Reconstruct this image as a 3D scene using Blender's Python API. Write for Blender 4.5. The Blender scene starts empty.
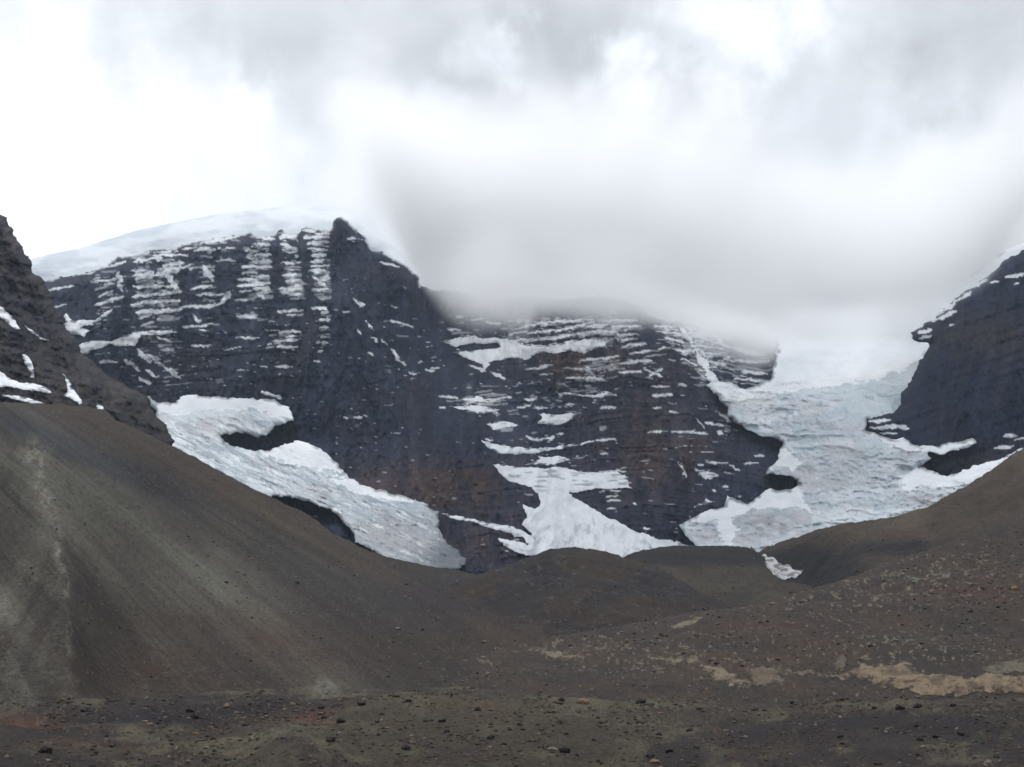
import bpy, math, random
import numpy as np

rng = np.random.default_rng(7)
random.seed(7)
SC = bpy.context.scene
COL = SC.collection
F, HZ = 1098.0, 575.0            # focal length in pixels, row of the true horizon (1024x767 frame)

# ---------------------------------------------------------------- noise
TAB = rng.random(65536).astype(np.float32) * 2 - 1

def _h(ix, iy, iz):
    return TAB[(ix * 73856093 ^ iy * 19349663 ^ iz * 83492791) & 65535]

def noise(x, y, z=0.0, seed=0):
    x, y, z = np.broadcast_arrays(np.asarray(x, np.float64), np.asarray(y, np.float64), np.asarray(z, np.float64))
    fx, fy, fz = np.floor(x), np.floor(y), np.floor(z)
    ix, iy, iz = fx.astype(np.int64) + seed * 131, fy.astype(np.int64) + seed * 57, fz.astype(np.int64)
    u, v, w = x - fx, y - fy, z - fz
    u, v, w = (t * t * t * (t * (t * 6 - 15) + 10) for t in (u, v, w))
    def lay(k):
        a = _h(ix, iy, iz + k); b = _h(ix + 1, iy, iz + k)
        c = _h(ix, iy + 1, iz + k); d = _h(ix + 1, iy + 1, iz + k)
        return (a + (b - a) * u) * (1 - v) + (c + (d - c) * u) * v
    l0 = lay(0)
    if not np.any(w):
        return l0
    return l0 + (lay(1) - l0) * w

def fbm(x, y, z=0.0, o=4, seed=0, g=0.5):
    s, a, t = 0.0, 1.0, 0.0
    for k in range(o):
        f = 2.03 ** k
        s = s + a * noise(np.asarray(x) * f, np.asarray(y) * f, np.asarray(z) * f, seed + k * 11)
        t += a; a *= g
    return s / t

def ridged(x, y, z=0.0, o=4, seed=0):
    s, a, t = 0.0, 1.0, 0.0
    for k in range(o):
        f = 2.07 ** k
        s = s + a * (1 - 2 * np.abs(noise(np.asarray(x) * f, np.asarray(y) * f, np.asarray(z) * f, seed + k * 7)))
        t += a; a *= 0.5
    return s / t

def sstep(a, b, x):
    t = np.clip((x - a) / (b - a), 0, 1)
    return t * t * (3 - 2 * t)

def gauss(x, y, cx, cy, rx, ry):
    return np.exp(-((x - cx) / rx) ** 2 - ((y - cy) / ry) ** 2)

def lin(c):
    c = np.asarray(c, float) / 255
    return np.where(c < 0.04045, c / 12.92, ((c + 0.055) / 1.055) ** 2.4)

def mixc(a, b, m):
    return a + (b - a) * np.asarray(m)[..., None]

# ---------------------------------------------------------------- materials
def nodes_of(name):
    m = bpy.data.materials.new(name); m.use_nodes = True
    nt = m.node_tree; nt.nodes.clear()
    return m, nt, nt.nodes, nt.links

def ground_material(name, rough=0.95, spec=0.15, scale=1.0, var=0.5, bump=0.3, bump_dist=0.5):
    """Vertex colour of the ground itself, broken up by procedural grain, with a procedural bump."""
    m, nt, N, L = nodes_of(name)
    out = N.new('ShaderNodeOutputMaterial'); b = N.new('ShaderNodeBsdfPrincipled')
    b.inputs['Roughness'].default_value = rough
    b.inputs['Specular IOR Level'].default_value = spec
    at = N.new('ShaderNodeAttribute'); at.attribute_name = 'Col'
    tc = N.new('ShaderNodeTexCoord')
    n1 = N.new('ShaderNodeTexNoise'); n1.inputs['Scale'].default_value = scale
    n1.inputs['Detail'].default_value = 6; n1.inputs['Roughness'].default_value = 0.78
    L.new(tc.outputs['Object'], n1.inputs['Vector'])
    mr = N.new('ShaderNodeMapRange'); mr.inputs[1].default_value = 0.3; mr.inputs[2].default_value = 0.7
    mr.inputs[3].default_value = 1 - var; mr.inputs[4].default_value = 1 + var
    L.new(n1.outputs['Fac'], mr.inputs[0])
    mx = N.new('ShaderNodeMix'); mx.data_type = 'RGBA'; mx.blend_type = 'MULTIPLY'; mx.inputs[0].default_value = 1
    L.new(at.outputs['Color'], mx.inputs[6]); L.new(mr.outputs[0], mx.inputs[7])
    L.new(mx.outputs[2], b.inputs['Base Color'])
    bp = N.new('ShaderNodeBump'); bp.inputs['Strength'].default_value = bump; bp.inputs['Distance'].default_value = bump_dist
    L.new(n1.outputs['Fac'], bp.inputs['Height']); L.new(bp.outputs[0], b.inputs['Normal'])
    L.new(b.outputs[0], out.inputs[0])
    return m

M_ROCK = ground_material('cliff_rock', scale=0.05, var=0.32, bump=0.6, bump_dist=8)
M_CRAG = ground_material('crag_rock', scale=0.09, var=0.4, bump=0.6, bump_dist=7)
M_SNOW = ground_material('snow', rough=0.8, spec=0.2, scale=0.02, var=0.05, bump=0.15, bump_dist=3)
M_ICE = ground_material('glacier_ice', rough=0.6, spec=0.3, scale=0.05, var=0.10, bump=0.35, bump_dist=4)
M_SCREE = ground_material('scree', scale=0.42, var=0.55, bump=0.5, bump_dist=.9)
M_RUBBLE = ground_material('rubble', scale=1.1, var=0.6, bump=0.6, bump_dist=0.4)
M_SAND = ground_material('sandy_bank', scale=0.35, var=0.25, bump=0.4, bump_dist=0.6)

# ---------------------------------------------------------------- mesh helpers
def link_mesh(name, V, Fc, mat, col=None, smooth=True, parent=None, origin=None):
    V = np.asarray(V, np.float64)
    if origin is None:
        lo, hi = V.min(0), V.max(0)
        origin = np.array([(lo[0] + hi[0]) / 2, (lo[1] + hi[1]) / 2, lo[2]])
    me = bpy.data.meshes.new(name)
    me.vertices.add(len(V)); me.vertices.foreach_set('co', (V - origin).astype(np.float32).ravel())
    n = Fc.shape[1]
    me.loops.add(Fc.size); me.loops.foreach_set('vertex_index', Fc.astype(np.int32).ravel())
    me.polygons.add(len(Fc)); me.polygons.foreach_set('loop_start', np.arange(0, Fc.size, n, dtype=np.int32))
    me.update(calc_edges=True)
    me.polygons.foreach_set('use_smooth', np.full(len(Fc), smooth))
    if col is not None:
        a = me.attributes.new('Col', 'FLOAT_COLOR', 'POINT')
        c = np.ones((len(V), 4), np.float32); c[:, :3] = col
        a.data.foreach_set('color', c.ravel())
    me.materials.append(mat)
    o = bpy.data.objects.new(name, me); COL.objects.link(o)
    o.location = origin
    if parent is not None:
        o.parent = parent; o.location = origin - np.array(parent.location)
    return o

def tag(o, label=None, cat=None, group=None, kind=None):
    if label: o['label'] = label
    if cat: o['category'] = cat
    if group: o['group'] = group
    if kind: o['kind'] = kind
    return o

def world(px, row, Y):
    return np.stack([Y * (px - 512) / F, Y, Y * (HZ - row) / F], -1)

# thin-plate interpolation of log distance from surveyed points
class Depth:
    def __init__(self, pts, reg=0.02):
        p = np.array(pts, float); self.c = p[:, :2] / 100; n = len(p)
        K = self.k(np.linalg.norm(self.c[:, None] - self.c[None], axis=2)) + reg * np.eye(n)
        P = np.hstack([np.ones((n, 1)), self.c]); A = np.zeros((n + 3, n + 3))
        A[:n, :n] = K; A[:n, n:] = P; A[n:, :n] = P.T
        self.w = np.linalg.solve(A, np.concatenate([np.log(p[:, 2]), np.zeros(3)]))
        self.lo, self.hi = np.log(p[:, 2].min()) - 0.25, np.log(p[:, 2].max()) + 0.25
    @staticmethod
    def k(r):
        return np.where(r > 1e-9, r * r * np.log(np.maximum(r, 1e-9)), 0)
    def __call__(self, px, row):
        x, y = px / 100, row / 100
        s = self.w[-3] + self.w[-2] * x + self.w[-1] * y
        for (cx, cy), w in zip(self.c, self.w):
            r2 = (x - cx) ** 2 + (y - cy) ** 2 + 1e-12
            s = s + w * 0.5 * r2 * np.log(r2)
        return np.exp(np.clip(s, self.lo, self.hi))

def roughen(poly, amp, seg=3.0, seed=0, closed=True):
    """Break an outline into short segments and shift them by fractal noise."""
    p = np.array(poly, float); q = np.roll(p, -1, 0); out = []
    for a, b in zip(p, q):
        n = max(1, int(np.linalg.norm(b - a) / seg))
        t = np.arange(n)[:, None] / n
        out.append(a + (b - a) * t)
    o = np.vstack(out)
    s = np.concatenate([[0], np.cumsum(np.linalg.norm(np.diff(o, axis=0), axis=1))])
    d = np.stack([1.5 * fbm(s / 11, s * 0 + seed * 3.1 + .5, o=4, seed=seed, g=.8), fbm(s / 11, s * 0 + 9.5 + seed, o=4, seed=seed + 5, g=.8)], 1)
    return o + d * amp * 2.4

def sdf_grid(poly, x0, y0, nx, ny, st, w):
    """Signed distance (inside +, clamped at w) and nearest outline point on a regular grid."""
    D = np.full((ny, nx), w, np.float64); QX = np.zeros((ny, nx)); QY = np.zeros((ny, nx))
    ins = np.zeros((ny, nx), bool)
    p = np.array(poly, float); q = np.roll(p, -1, 0)
    rows = y0 + np.arange(ny) * st
    cols = x0 + np.arange(nx) * st
    for (ax, ay), (bx, by) in zip(p, q):
        if ay != by:
            i0 = int(np.ceil((min(ay, by) - y0) / st)); i1 = int(np.ceil((max(ay, by) - y0) / st))
            for i in range(max(0, i0), min(ny, i1)):
                xi = ax + (rows[i] - ay) / (by - ay) * (bx - ax)
                k = int(np.ceil((xi - x0) / st))
                ins[i, max(0, k):] ^= True
        c0 = max(0, int((min(ax, bx) - w - x0) / st)); c1 = min(nx, int((max(ax, bx) + w - x0) / st) + 2)
        r0 = max(0, int((min(ay, by) - w - y0) / st)); r1 = min(ny, int((max(ay, by) + w - y0) / st) + 2)
        if c0 >= c1 or r0 >= r1: continue
        X = cols[None, c0:c1]; Y = rows[r0:r1, None]
        dx, dy = bx - ax, by - ay; l2 = dx * dx + dy * dy + 1e-12
        t = np.clip(((X - ax) * dx + (Y - ay) * dy) / l2, 0, 1)
        nxp, nyp = ax + t * dx, ay + t * dy
        d = np.hypot(X - nxp, Y - nyp)
        m = d < D[r0:r1, c0:c1]
        D[r0:r1, c0:c1][m] = d[m]; QX[r0:r1, c0:c1][m] = nxp[m]; QY[r0:r1, c0:c1][m] = nyp[m]
    return np.where(ins, D, -D), QX, QY

LAYERS = {}

def relief(name, poly, depth, color, mat, step=1.0, w=10.0, jag=1.0, seed=0, rnd=0.02, back=0.03, disp=None, parts=None, parent=None, key=None):
    """A piece of terrain as a real surface: outline + surveyed distances, its rim rolled over and carried on behind."""
    pl = roughen(poly, jag, 2.0, seed) if jag > 0 else np.array(poly, float)
    x0, y0 = pl[:, 0].min() - 4 * step, pl[:, 1].min() - 4 * step
    nx = int((pl[:, 0].max() + 4 * step - x0) / step) + 1; ny = int((pl[:, 1].max() + 4 * step - y0) / step) + 1
    S, QX, QY = sdf_grid(pl, x0, y0, nx, ny, step, w)
    PX, RW = np.meshgrid(x0 + np.arange(nx) * step, y0 + np.arange(ny) * step)
    keep = S > -3.2 * step
    out = S < 0
    px = np.where(out & keep, QX + .45 * (QX - PX), PX); rw = np.where(out & keep, QY + .45 * (QY - RW), RW)
    Y = depth(px, rw)
    Y = Y * (1 + rnd * (1 - np.clip(S, 0, w) / w) ** 2)
    Y = Y * np.where(out, 1 + back * (np.clip(-S, 0, 4 * step) / step) ** 1.5, 1)
    P = world(px, rw, Y)
    dz = 0
    if disp is not None:
        dr, dz = disp(px, rw, P, np.clip(S, 0, w) / w)
        Y = Y - dr
        P = world(px, rw, Y); P[..., 2] += dz
    C = color(px, rw, P, S)
    if key: LAYERS[key] = (x0, y0, step, np.where(keep, Y, np.nan), np.broadcast_to(np.asarray(dz, float), Y.shape).copy())
    idx = -np.ones(keep.shape, np.int64)
    q = keep[:-1, :-1] & keep[1:, :-1] & keep[1:, 1:] & keep[:-1, 1:]
    ii, jj = np.nonzero(q)
    lab = np.zeros(len(ii), int) if parts is None else parts[1](PX[ii, jj], RW[ii, jj])
    objs = []
    for k, pn in enumerate([name] if parts is None else parts[0]):
        s = lab == k
        if not s.any(): continue
        a, b = ii[s], jj[s]
        use = np.zeros(keep.shape, bool)
        for da in (0, 1):
            for db in (0, 1): use[a + da, b + db] = True
        idx[:] = -1; idx[use] = np.arange(use.sum())
        Fc = np.stack([idx[a, b], idx[a + 1, b], idx[a + 1, b + 1], idx[a, b + 1]], 1)
        mm = mat if not isinstance(mat, (list, tuple)) else mat[k]
        objs.append(link_mesh(pn, P[use], Fc, mm, C[use], parent=parent))
    return objs[0] if parts is None else objs

def sample(key, px, row):
    if key == 'fg' and 'mound0' in LAYERS:
        best, bdz = sample('fg0', px, row)
        for k in range(4):
            x0, y0, st, Y, _ = LAYERS['mound%d' % k]
            ins = (px > x0) & (px < x0 + st * (Y.shape[1] - 2)) & (row > y0) & (row < y0 + st * (Y.shape[0] - 2))
            y, d = sample('mound%d' % k, px, row)
            m = ins & np.isfinite(y) & ~(y > best)
            best, bdz = np.where(m, y, best), np.where(m, d, bdz)
        return best, bdz
    if key == 'fg' : key = 'fg0'
    x0, y0, st, Y, dz = LAYERS[key]
    ny, nx = Y.shape
    u = np.clip((np.asarray(px, float) - x0) / st, 0, nx - 1.001); v = np.clip((np.asarray(row, float) - y0) / st, 0, ny - 1.001)
    i, j = v.astype(int), u.astype(int); fu, fv = u - j, v - i
    def bil(A):
        return (A[i, j] * (1 - fu) + A[i, j + 1] * fu) * (1 - fv) + (A[i + 1, j] * (1 - fu) + A[i + 1, j + 1] * fu) * fv
    return bil(Y), bil(dz)

def blur(A, n):
    for _ in range(n):
        B = np.pad(A, 1, mode='edge')
        A = (B[:-2, 1:-1] + B[2:, 1:-1] + B[1:-1, :-2] + B[1:-1, 2:] + 2 * A) / 6
    return A

def patch(name, key, poly, mat, color, thick=8.0, step=0.7, w=4.0, jag=1.0, seed=0, lift=0.0, parent=None, bl=4):
    """A sheet of snow or earth of real thickness lying on a piece of terrain."""
    pl = roughen(poly, jag, 1.5, seed) if jag > 0 else np.array(poly, float)
    x0, y0 = pl[:, 0].min() - 4 * step, pl[:, 1].min() - 4 * step
    nx = int((pl[:, 0].max() + 4 * step - x0) / step) + 1; ny = int((pl[:, 1].max() + 4 * step - y0) / step) + 1
    S, QX, QY = sdf_grid(pl, x0, y0, nx, ny, step, w)
    PX, RW = np.meshgrid(x0 + np.arange(nx) * step, y0 + np.arange(ny) * step)
    keep = S > -2.2 * step; out = S < 0
    px = np.where(out & keep, QX + .45 * (QX - PX), PX); rw = np.where(out & keep, QY + .45 * (QY - RW), RW)
    Y, dz = sample(key, px, rw)
    Y = np.where(np.isnan(Y), np.nanmean(Y), Y); dz = np.where(np.isnan(dz), 0, dz)
    if bl:
        Ys = blur(Y, bl); Y = np.minimum(Ys, Y + thick * .5)
    prof = sstep(0, 1, np.clip(S, 0, w) / w)
    Y = Y - thick * (0.45 + 0.55 * prof) + np.where(out, (-S / step) * thick * 0.9, 0)
    P = world(px, rw, Y); P[..., 2] += dz + lift * np.where(out, S / step * .8, prof)
    C = color(px, rw, P, S)
    q = keep[:-1, :-1] & keep[1:, :-1] & keep[1:, 1:] & keep[:-1, 1:]
    ii, jj = np.nonzero(q)
    use = np.zeros(keep.shape, bool)
    for da in (0, 1):
        for db in (0, 1): use[ii + da, jj + db] = True
    idx = -np.ones(keep.shape, np.int64); idx[use] = np.arange(use.sum())
    Fc = np.stack([idx[ii, jj], idx[ii + 1, jj], idx[ii + 1, jj + 1], idx[ii, jj + 1]], 1)
    return link_mesh(name, P[use], Fc, mat, C[use], parent=parent)

def inpoly(px, row, poly):
    px, row = np.asarray(px), np.asarray(row); r = np.zeros(px.shape, bool)
    p = np.array(poly, float)
    for (ax, ay), (bx, by) in zip(p, np.roll(p, -1, 0)):
        if ay == by: continue
        c = ((ay > row) != (by > row)) & (px < (bx - ax) * (row - ay) / (by - ay) + ax)
        r ^= c
    return r

SNOW = np.array([0.85, 0.865, 0.885])
def snow_color(px, rw, P, S):
    n = fbm(px / 9, rw / 5, o=4, seed=71)
    d = sstep(0.15, 0.6, fbm(px / 22, rw / 9, o=3, seed=72))
    c = np.broadcast_to(SNOW, px.shape + (3,)) * (1 + 0.05 * n)[..., None]
    return mixc(c, np.array([0.58, 0.58, 0.60]), d * 0.35)

# ---------------------------------------------------------------- central mountain
def dots(px, rw, sx, sy, thr, seed):
    return sstep(thr, thr + 0.12, fbm(px / sx, rw / sy, o=3, seed=seed, g=.6))

RIBS = [(62, 9), (94, 5), (126, 8), (150, 4), (184, 9), (238, 7), (281, 9), (306, 8)]    # dark buttresses of the left face

def strata(px, rw, P):
    """Bedding of the rock: 1-D fractal of height, nearly level, gently warped."""
    lift = np.interp(px, [0, 120, 330, 420, 625, 655, 720, 800], [-14, -5, 3, 8, 26, 26, 19, 8])
    h = rw + lift + 7.0 * fbm(px / 70, rw / 70, o=3, seed=21) + 1.6 * fbm(px / 12, rw / 24, o=2, seed=22)
    s = 0.55 * noise(h / 4.4, px / 130, seed=23) + 0.55 * noise(h / 2.1, px / 40, seed=24)
    return s

COLUMNS = [(98, 9, 266, 312, .42, .15), (116, 6, 260, 300, .50, -.3), (144, 10, 255, 318, .66, .02), (168, 12, 250, 322, .68, .0), (196, 6, 245, 275, .40, .0), (207, 8, 245, 306, .52, .02), (226, 6, 240, 262, .45, .0), (259, 12, 236, 300, .66, .0), (292, 9, 237, 300, .68, .06), (322, 8.5, 232, 296, .72, .0),
           (262, 14, 308, 328, .34, .0), (293, 10, 306, 318, .40, .0), (322, 7, 308, 345, .42, .0), (280, 12, 330, 350, .38, .0), (150, 26, 322, 345, .36, .25)]
STROKES = '''47 290 75 286 1.2|55 307 66 305 .8|85 274 95 271 .8|94 282 110 280 1|107 267 125 262 1.3|95 305 122 297 2|100 297 112 290 1|118 272 121 290 2|132 262 160 257 1.5|155 255 187 255 1.2|162 265 185 262 1.5|160 272 190 265 1.5|132 271 150 271 1|167 275 178 290 3.5|132 287 176 286 1.3|132 297 180 292 1.7|132 304 180 300 1.9|135 312 175 310 2.1|137 319 150 315 1.3|142 325 152 322 1.2|140 335 172 332 1.2|157 337 172 342 1.2|160 350 174 350 1.4|137 350 150 362 1.8|147 355 160 360 1.8|125 360 140 370 1.8|100 362 117 362 1.2|147 370 156 376 2.3|165 367 180 378 2.2|155 362 168 369 1.4|140 378 152 384 1.6|190 289 212 286 1.2|195 295 225 294 1|184 307 218 306 1.5|218 306 232 291 1.5|202 267 212 280 3|195 251 215 250 1|222 249 235 248 .9|217 261 237 260 1|200 244 238 236 1.4|182 327 215 324 1.3|192 346 210 345 1|192 315 200 322 1|200 330 208 331 .8|241 267 256 267 1.4|239 280 258 280 1.8|238 286 262 285 1.4|234 300 255 299 1|236 317 258 316 1.5|236 337 257 338 1.1|236 370 248 370 .8|242 273 258 272 1|240 292 250 291 1
256 237 275 239 1.5|256 244 268 244 1.3|256 255 271 255 1.4|250 262 272 261 1.8|252 267 271 267 1.7|250 276 270 276 1.7|252 283 269 284 1.4|252 289 267 288 1.2|256 293 265 298 1.3|278 237 297 236 1.9|281 244 294 249 2.3|282 251 295 252 1.4|283 262 295 264 1.4|284 269 297 269 1|283 275 298 275 1.4|286 281 301 280 2|280 289 302 289 1.4|281 292 302 294 1.8|277 312 302 310 1.5|288 316 302 314 1|280 332 300 332 1.4|273 341 297 340 1.4|276 347 297 347 1.3|286 337 297 336 1|275 367 292 366 1.2|261 367 266 367 .8|303 230 313 230 1.8|304 237 325 237 1.9|306 243 323 244 1.9|308 249 324 249 1.2|311 255 325 254 2|312 261 325 260 1.7|311 266 325 266 1|311 271 326 271 1.7|312 276 323 285 1.6|318 279 326 287 1.3|311 290 327 289 1.5|311 307 327 309 1.6|322 313 328 312 1.2|320 320 328 319 1.5|320 327 328 327 1.6|321 337 326 337 1.1|321 342 326 343 1.1|318 352 324 351 1.1|315 361 321 362 .9
348 238 356 239 1|381 262 401 267 1.2|390 320 413 326 1.1|381 339 387 345 1|391 350 406 365 1.3|372 336 378 342 .8|369 353 372 355 1.2|356 330 362 335 .8|392 307 397 307 .8|410 373 417 373 1|430 368 440 368 1|424 370 436 371 .8|345 312 348 312 1.2|386 252 404 258 1
512 330 547 322 1.1|547 322 594 319 1.2|527 333 562 330 1|562 330 594 321 1.1|508 335 527 331 1|512 341 537 340 1.8|537 340 572 335 1.8|572 335 607 331 2|587 327 606 325 2.4|550 345 572 347 2.6|572 347 607 341 2.4|580 360 602 359 1.3|602 359 617 356 1.2|527 370 552 365 .8|603 321 639 320 1.1|612 327 640 326 1.2|616 335 637 334 1.3|622 340 632 339 1|622 346 648 343 1.4|628 354 650 351 1.4|633 361 652 360 1.6|645 370 662 377 1.6|646 378 662 369 1.3|585 367 596 376 1.3|592 378 606 380 1.3|655 326 677 327 1|657 331 682 334 1|666 337 682 342 1.8|658 349 667 348 .9|676 350 697 352 1.4|682 359 697 365 1.2|684 327 704 330 1.1|687 335 712 340 1.2|700 346 722 348 1.1|704 353 719 354 1|702 360 727 365 1.5|727 347 764 355 2.4|732 361 762 362 1.4|742 372 768 373 1.7|735 379 768 381 1.2|712 334 735 340 1
527 399 537 399 1.2|517 407 532 406 1|536 408 549 408 1|566 404 577 404 .8|600 408 614 407 1.7|652 387 669 386 1|652 396 672 394 1.5|678 384 687 386 1.5|655 408 662 408 .9|669 412 677 413 .9|648 432 663 431 1.1|673 432 694 431 1.2|692 433 707 433 1.1|706 422 724 426 1.2|716 432 724 434 1.5|720 413 732 422 1.3|697 420 704 428 .8|680 462 685 477 .8|695 470 719 476 1.5|697 465 703 465 .9|707 463 727 463 .7|730 465 740 471 .8|745 463 757 463 .9|755 455 764 456 1|712 491 716 491 1|724 487 727 487 .9|738 496 741 496 1|606 496 618 496 .9|608 501 620 501 .9|608 509 616 509 .8|604 491 620 490 .8|632 503 638 504 .8|600 472 625 471 1|600 478 628 477 1.1|602 484 631 483 1.1|525 436 537 440 1.1|537 440 556 437 1.2|557 434 564 433 1|440 396 458 398 1|498 398 511 397 1|484 439 493 440 1|596 440 614 439 1.2|602 453 608 453 .9|645 528 649 528 .8|636 533 642 534 .8|345 417 349 418 .8|355 417 361 417 1|363 416 367 417 .8|440 407 446 407 .7|620 364 636 362 1|618 372 640 371 .9|566 378 584 377 1|540 375 552 374 .8|470 365 486 371 1.3|492 372 506 380 1.3|455 318 465 316 1.2|470 321 482 319 1.3|448 330 460 330 1|484 322 500 324 1'''
STROKES = [tuple(float(v) for v in t.split()) for l in STROKES.splitlines() for t in l.split('|')]
def stroke_mask(px, rw, strokes=None):
    """Snow lying on the single ledges and in the gullies of the face."""
    jx = px + 3.5 * fbm(px / 7, rw / 4, o=3, seed=430, g=.65); jy = rw + 1.9 * fbm(px / 6, rw / 5, o=3, seed=431, g=.65)
    th = .74 + .55 * (fbm(px / 5, rw / 6, o=3, seed=432, g=.7) + .45)
    cols = np.median(px, axis=0); rows = np.median(rw, axis=1); M = np.zeros_like(px)
    for ax, ay, bx, by, t in strokes or STROKES:
        c0, c1 = np.searchsorted(cols, [min(ax, bx) - 9, max(ax, bx) + 9]); r0, r1 = np.searchsorted(rows, [min(ay, by) - 8, max(ay, by) + 8])
        X, Y, T = jx[r0:r1, c0:c1], jy[r0:r1, c0:c1], th[r0:r1, c0:c1] * t * .95
        dx, dy = bx - ax, by - ay
        u = np.clip(((X - ax) * dx + (Y - ay) * dy) / (dx * dx + dy * dy), 0, 1)
        d = np.hypot(X - ax - u * dx, Y - ay - u * dy)
        T = T * (1 - .55 * np.abs(2 * u - 1) ** 3)
        M[r0:r1, c0:c1] = np.maximum(M[r0:r1, c0:c1], sstep(T + .55, T - .35, d))
    return M
def ledge_lines(px, rw, f, br):
    """Thin, long lines of snow caught on single rock ledges."""
    lift = np.interp(px, [0, 120, 330, 420, 625, 655, 720, 800], [-14, -5, 3, 8, 26, 26, 19, 8])
    out = np.zeros_like(px)
    for per, sd, amp in ((5.2, 400, 1.0), (7.9, 410, 1.0), (3.4, 420, .85)):
        h = rw + lift + 8 * fbm(px / 85, rw / 120, o=2, seed=sd) + 1.3 * fbm(px / 9, rw / 40, o=3, seed=sd + 1)
        h = h + .8 * per * noise(h / (per * 2.3), px / 300, seed=sd + 2)
        k = np.floor(h / per); d = np.abs(h / per - k - .5) * per
        pres = 1.35 * f + .55 * noise(px / 24, k * 3.7, seed=sd + 3) + .55 * noise(px / 7, k * 5.1, seed=sd + 4) - .80
        th = np.clip(.35 + 1.5 * pres, 0, 1.9)
        out = np.maximum(out, amp * sstep(th + .45, th * .5, d) * sstep(0, .16, pres))
    return out
def snow_field(px, rw):
    f = np.zeros_like(px)
    G = lambda *a: gauss(px, rw, *a)
    # left face under the ice cap: snow columns between the buttresses
    top = np.interp(px, [45, 117, 175, 250, 330], [282, 257, 249, 232, 230])
    wx = px + 4 * noise(rw / 11, px * 0 + .3, seed=26) + 1.5 * noise(rw / 4, px / 9, seed=27)
    for cx, hw, ra, rb, am, sl in COLUMNS:
        u = np.abs(wx - cx - sl * (rw - ra)) / hw
        f = np.maximum(f, am * sstep(1.25, .75, u) * sstep(ra - 4, ra + 3, rw) * sstep(rb + 10, rb - 6, rw))
    f = np.maximum(f, .62 * sstep(7, 1, rw - top + 3 * noise(px / 6, rw * 0, seed=28)) * sstep(90, 130, px) * sstep(333, 326, px))
    f += 0.34 * G(85, 322, 26, 10) + .40 * G(165, 372, 22, 20) + .30 * G(125, 350, 40, 16) + .22 * G(225, 318, 40, 7) + .12 * G(200, 345, 60, 18)
    f += 0.30 * G(290, 335, 14, 9)
    # central face
    f += 0.50 * sstep(1.3, .8, np.abs(px - 556) / 58) * sstep(308, 318, rw - .08 * (556 - px)) * sstep(352, 336, rw) + 0.5 * G(618, 335, 22, 18) + .3 * G(605, 365, 30, 18)
    f += 0.35 * G(690, 345, 30, 22) + 0.50 * sstep(1.3, .8, np.abs(px - 735) / 42) * sstep(332, 345, rw - .3 * (px - 735)) * sstep(395, 380, rw) + .45 * G(665, 350, 18, 30)
    f += 0.28 * G(560, 392, 55, 22) + .30 * G(480, 402, 30, 14) + .34 * G(505, 425, 18, 7)
    f += 0.30 * G(590, 478, 46, 12) + .34 * G(610, 500, 14, 14) + .30 * G(700, 478, 28, 12) + .25 * G(690, 432, 40, 5) + .25 * G(735, 425, 30, 14)
    f += 0.30 * G(460, 325, 18, 14)
    f += .16 * G(560, 430, 110, 60) + .10 * G(700, 440, 70, 50) + .12 * G(400, 330, 60, 50) + .30 * G(480, 400, 22, 14) + .30 * G(600, 372, 40, 20) + .28 * G(640, 340, 22, 30)
    f += .30 * G(690, 350, 45, 28)
    f -= 0.30 * G(480, 300, 60, 14)
    f -= 0.45 * G(628, 385, 20, 40) + .5 * np.exp(-((px - (642 + (rw - 320) * .62)) / 13) ** 2) * sstep(300, 322, rw) * sstep(420, 380, rw)
    return f

def mountain_disp(px, rw, P, e):
    s = strata(px, rw, P)
    top = np.interp(px, [45, 117, 175, 250, 330], [282, 257, 249, 232, 230])
    d = np.interp(px, [300, 345, 420, 500], [8, 4, 4, 11]) * s * e
    for c, wd in RIBS:
        cc = c + (rw - top) * 0.10
        d += 60 * np.exp(-((px - cc) / (wd * 1.1)) ** 2) * sstep(-4, 20, rw - top) * sstep(420, 330, rw)
    # vertical ribs and gullies of the dark faces
    a = px + 0.10 * rw
    d += (105 * np.interp(rw, [360, 395], [1, .5]) * ridged(a / 46, rw / 190, o=4, seed=31) + 30 * fbm(a / 9, rw / 22, o=4, seed=32, g=.65)) * e
    d += 11 * fbm(px / 3.2, rw / 4.5, o=2, seed=33) * e
    return d, 0

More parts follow.
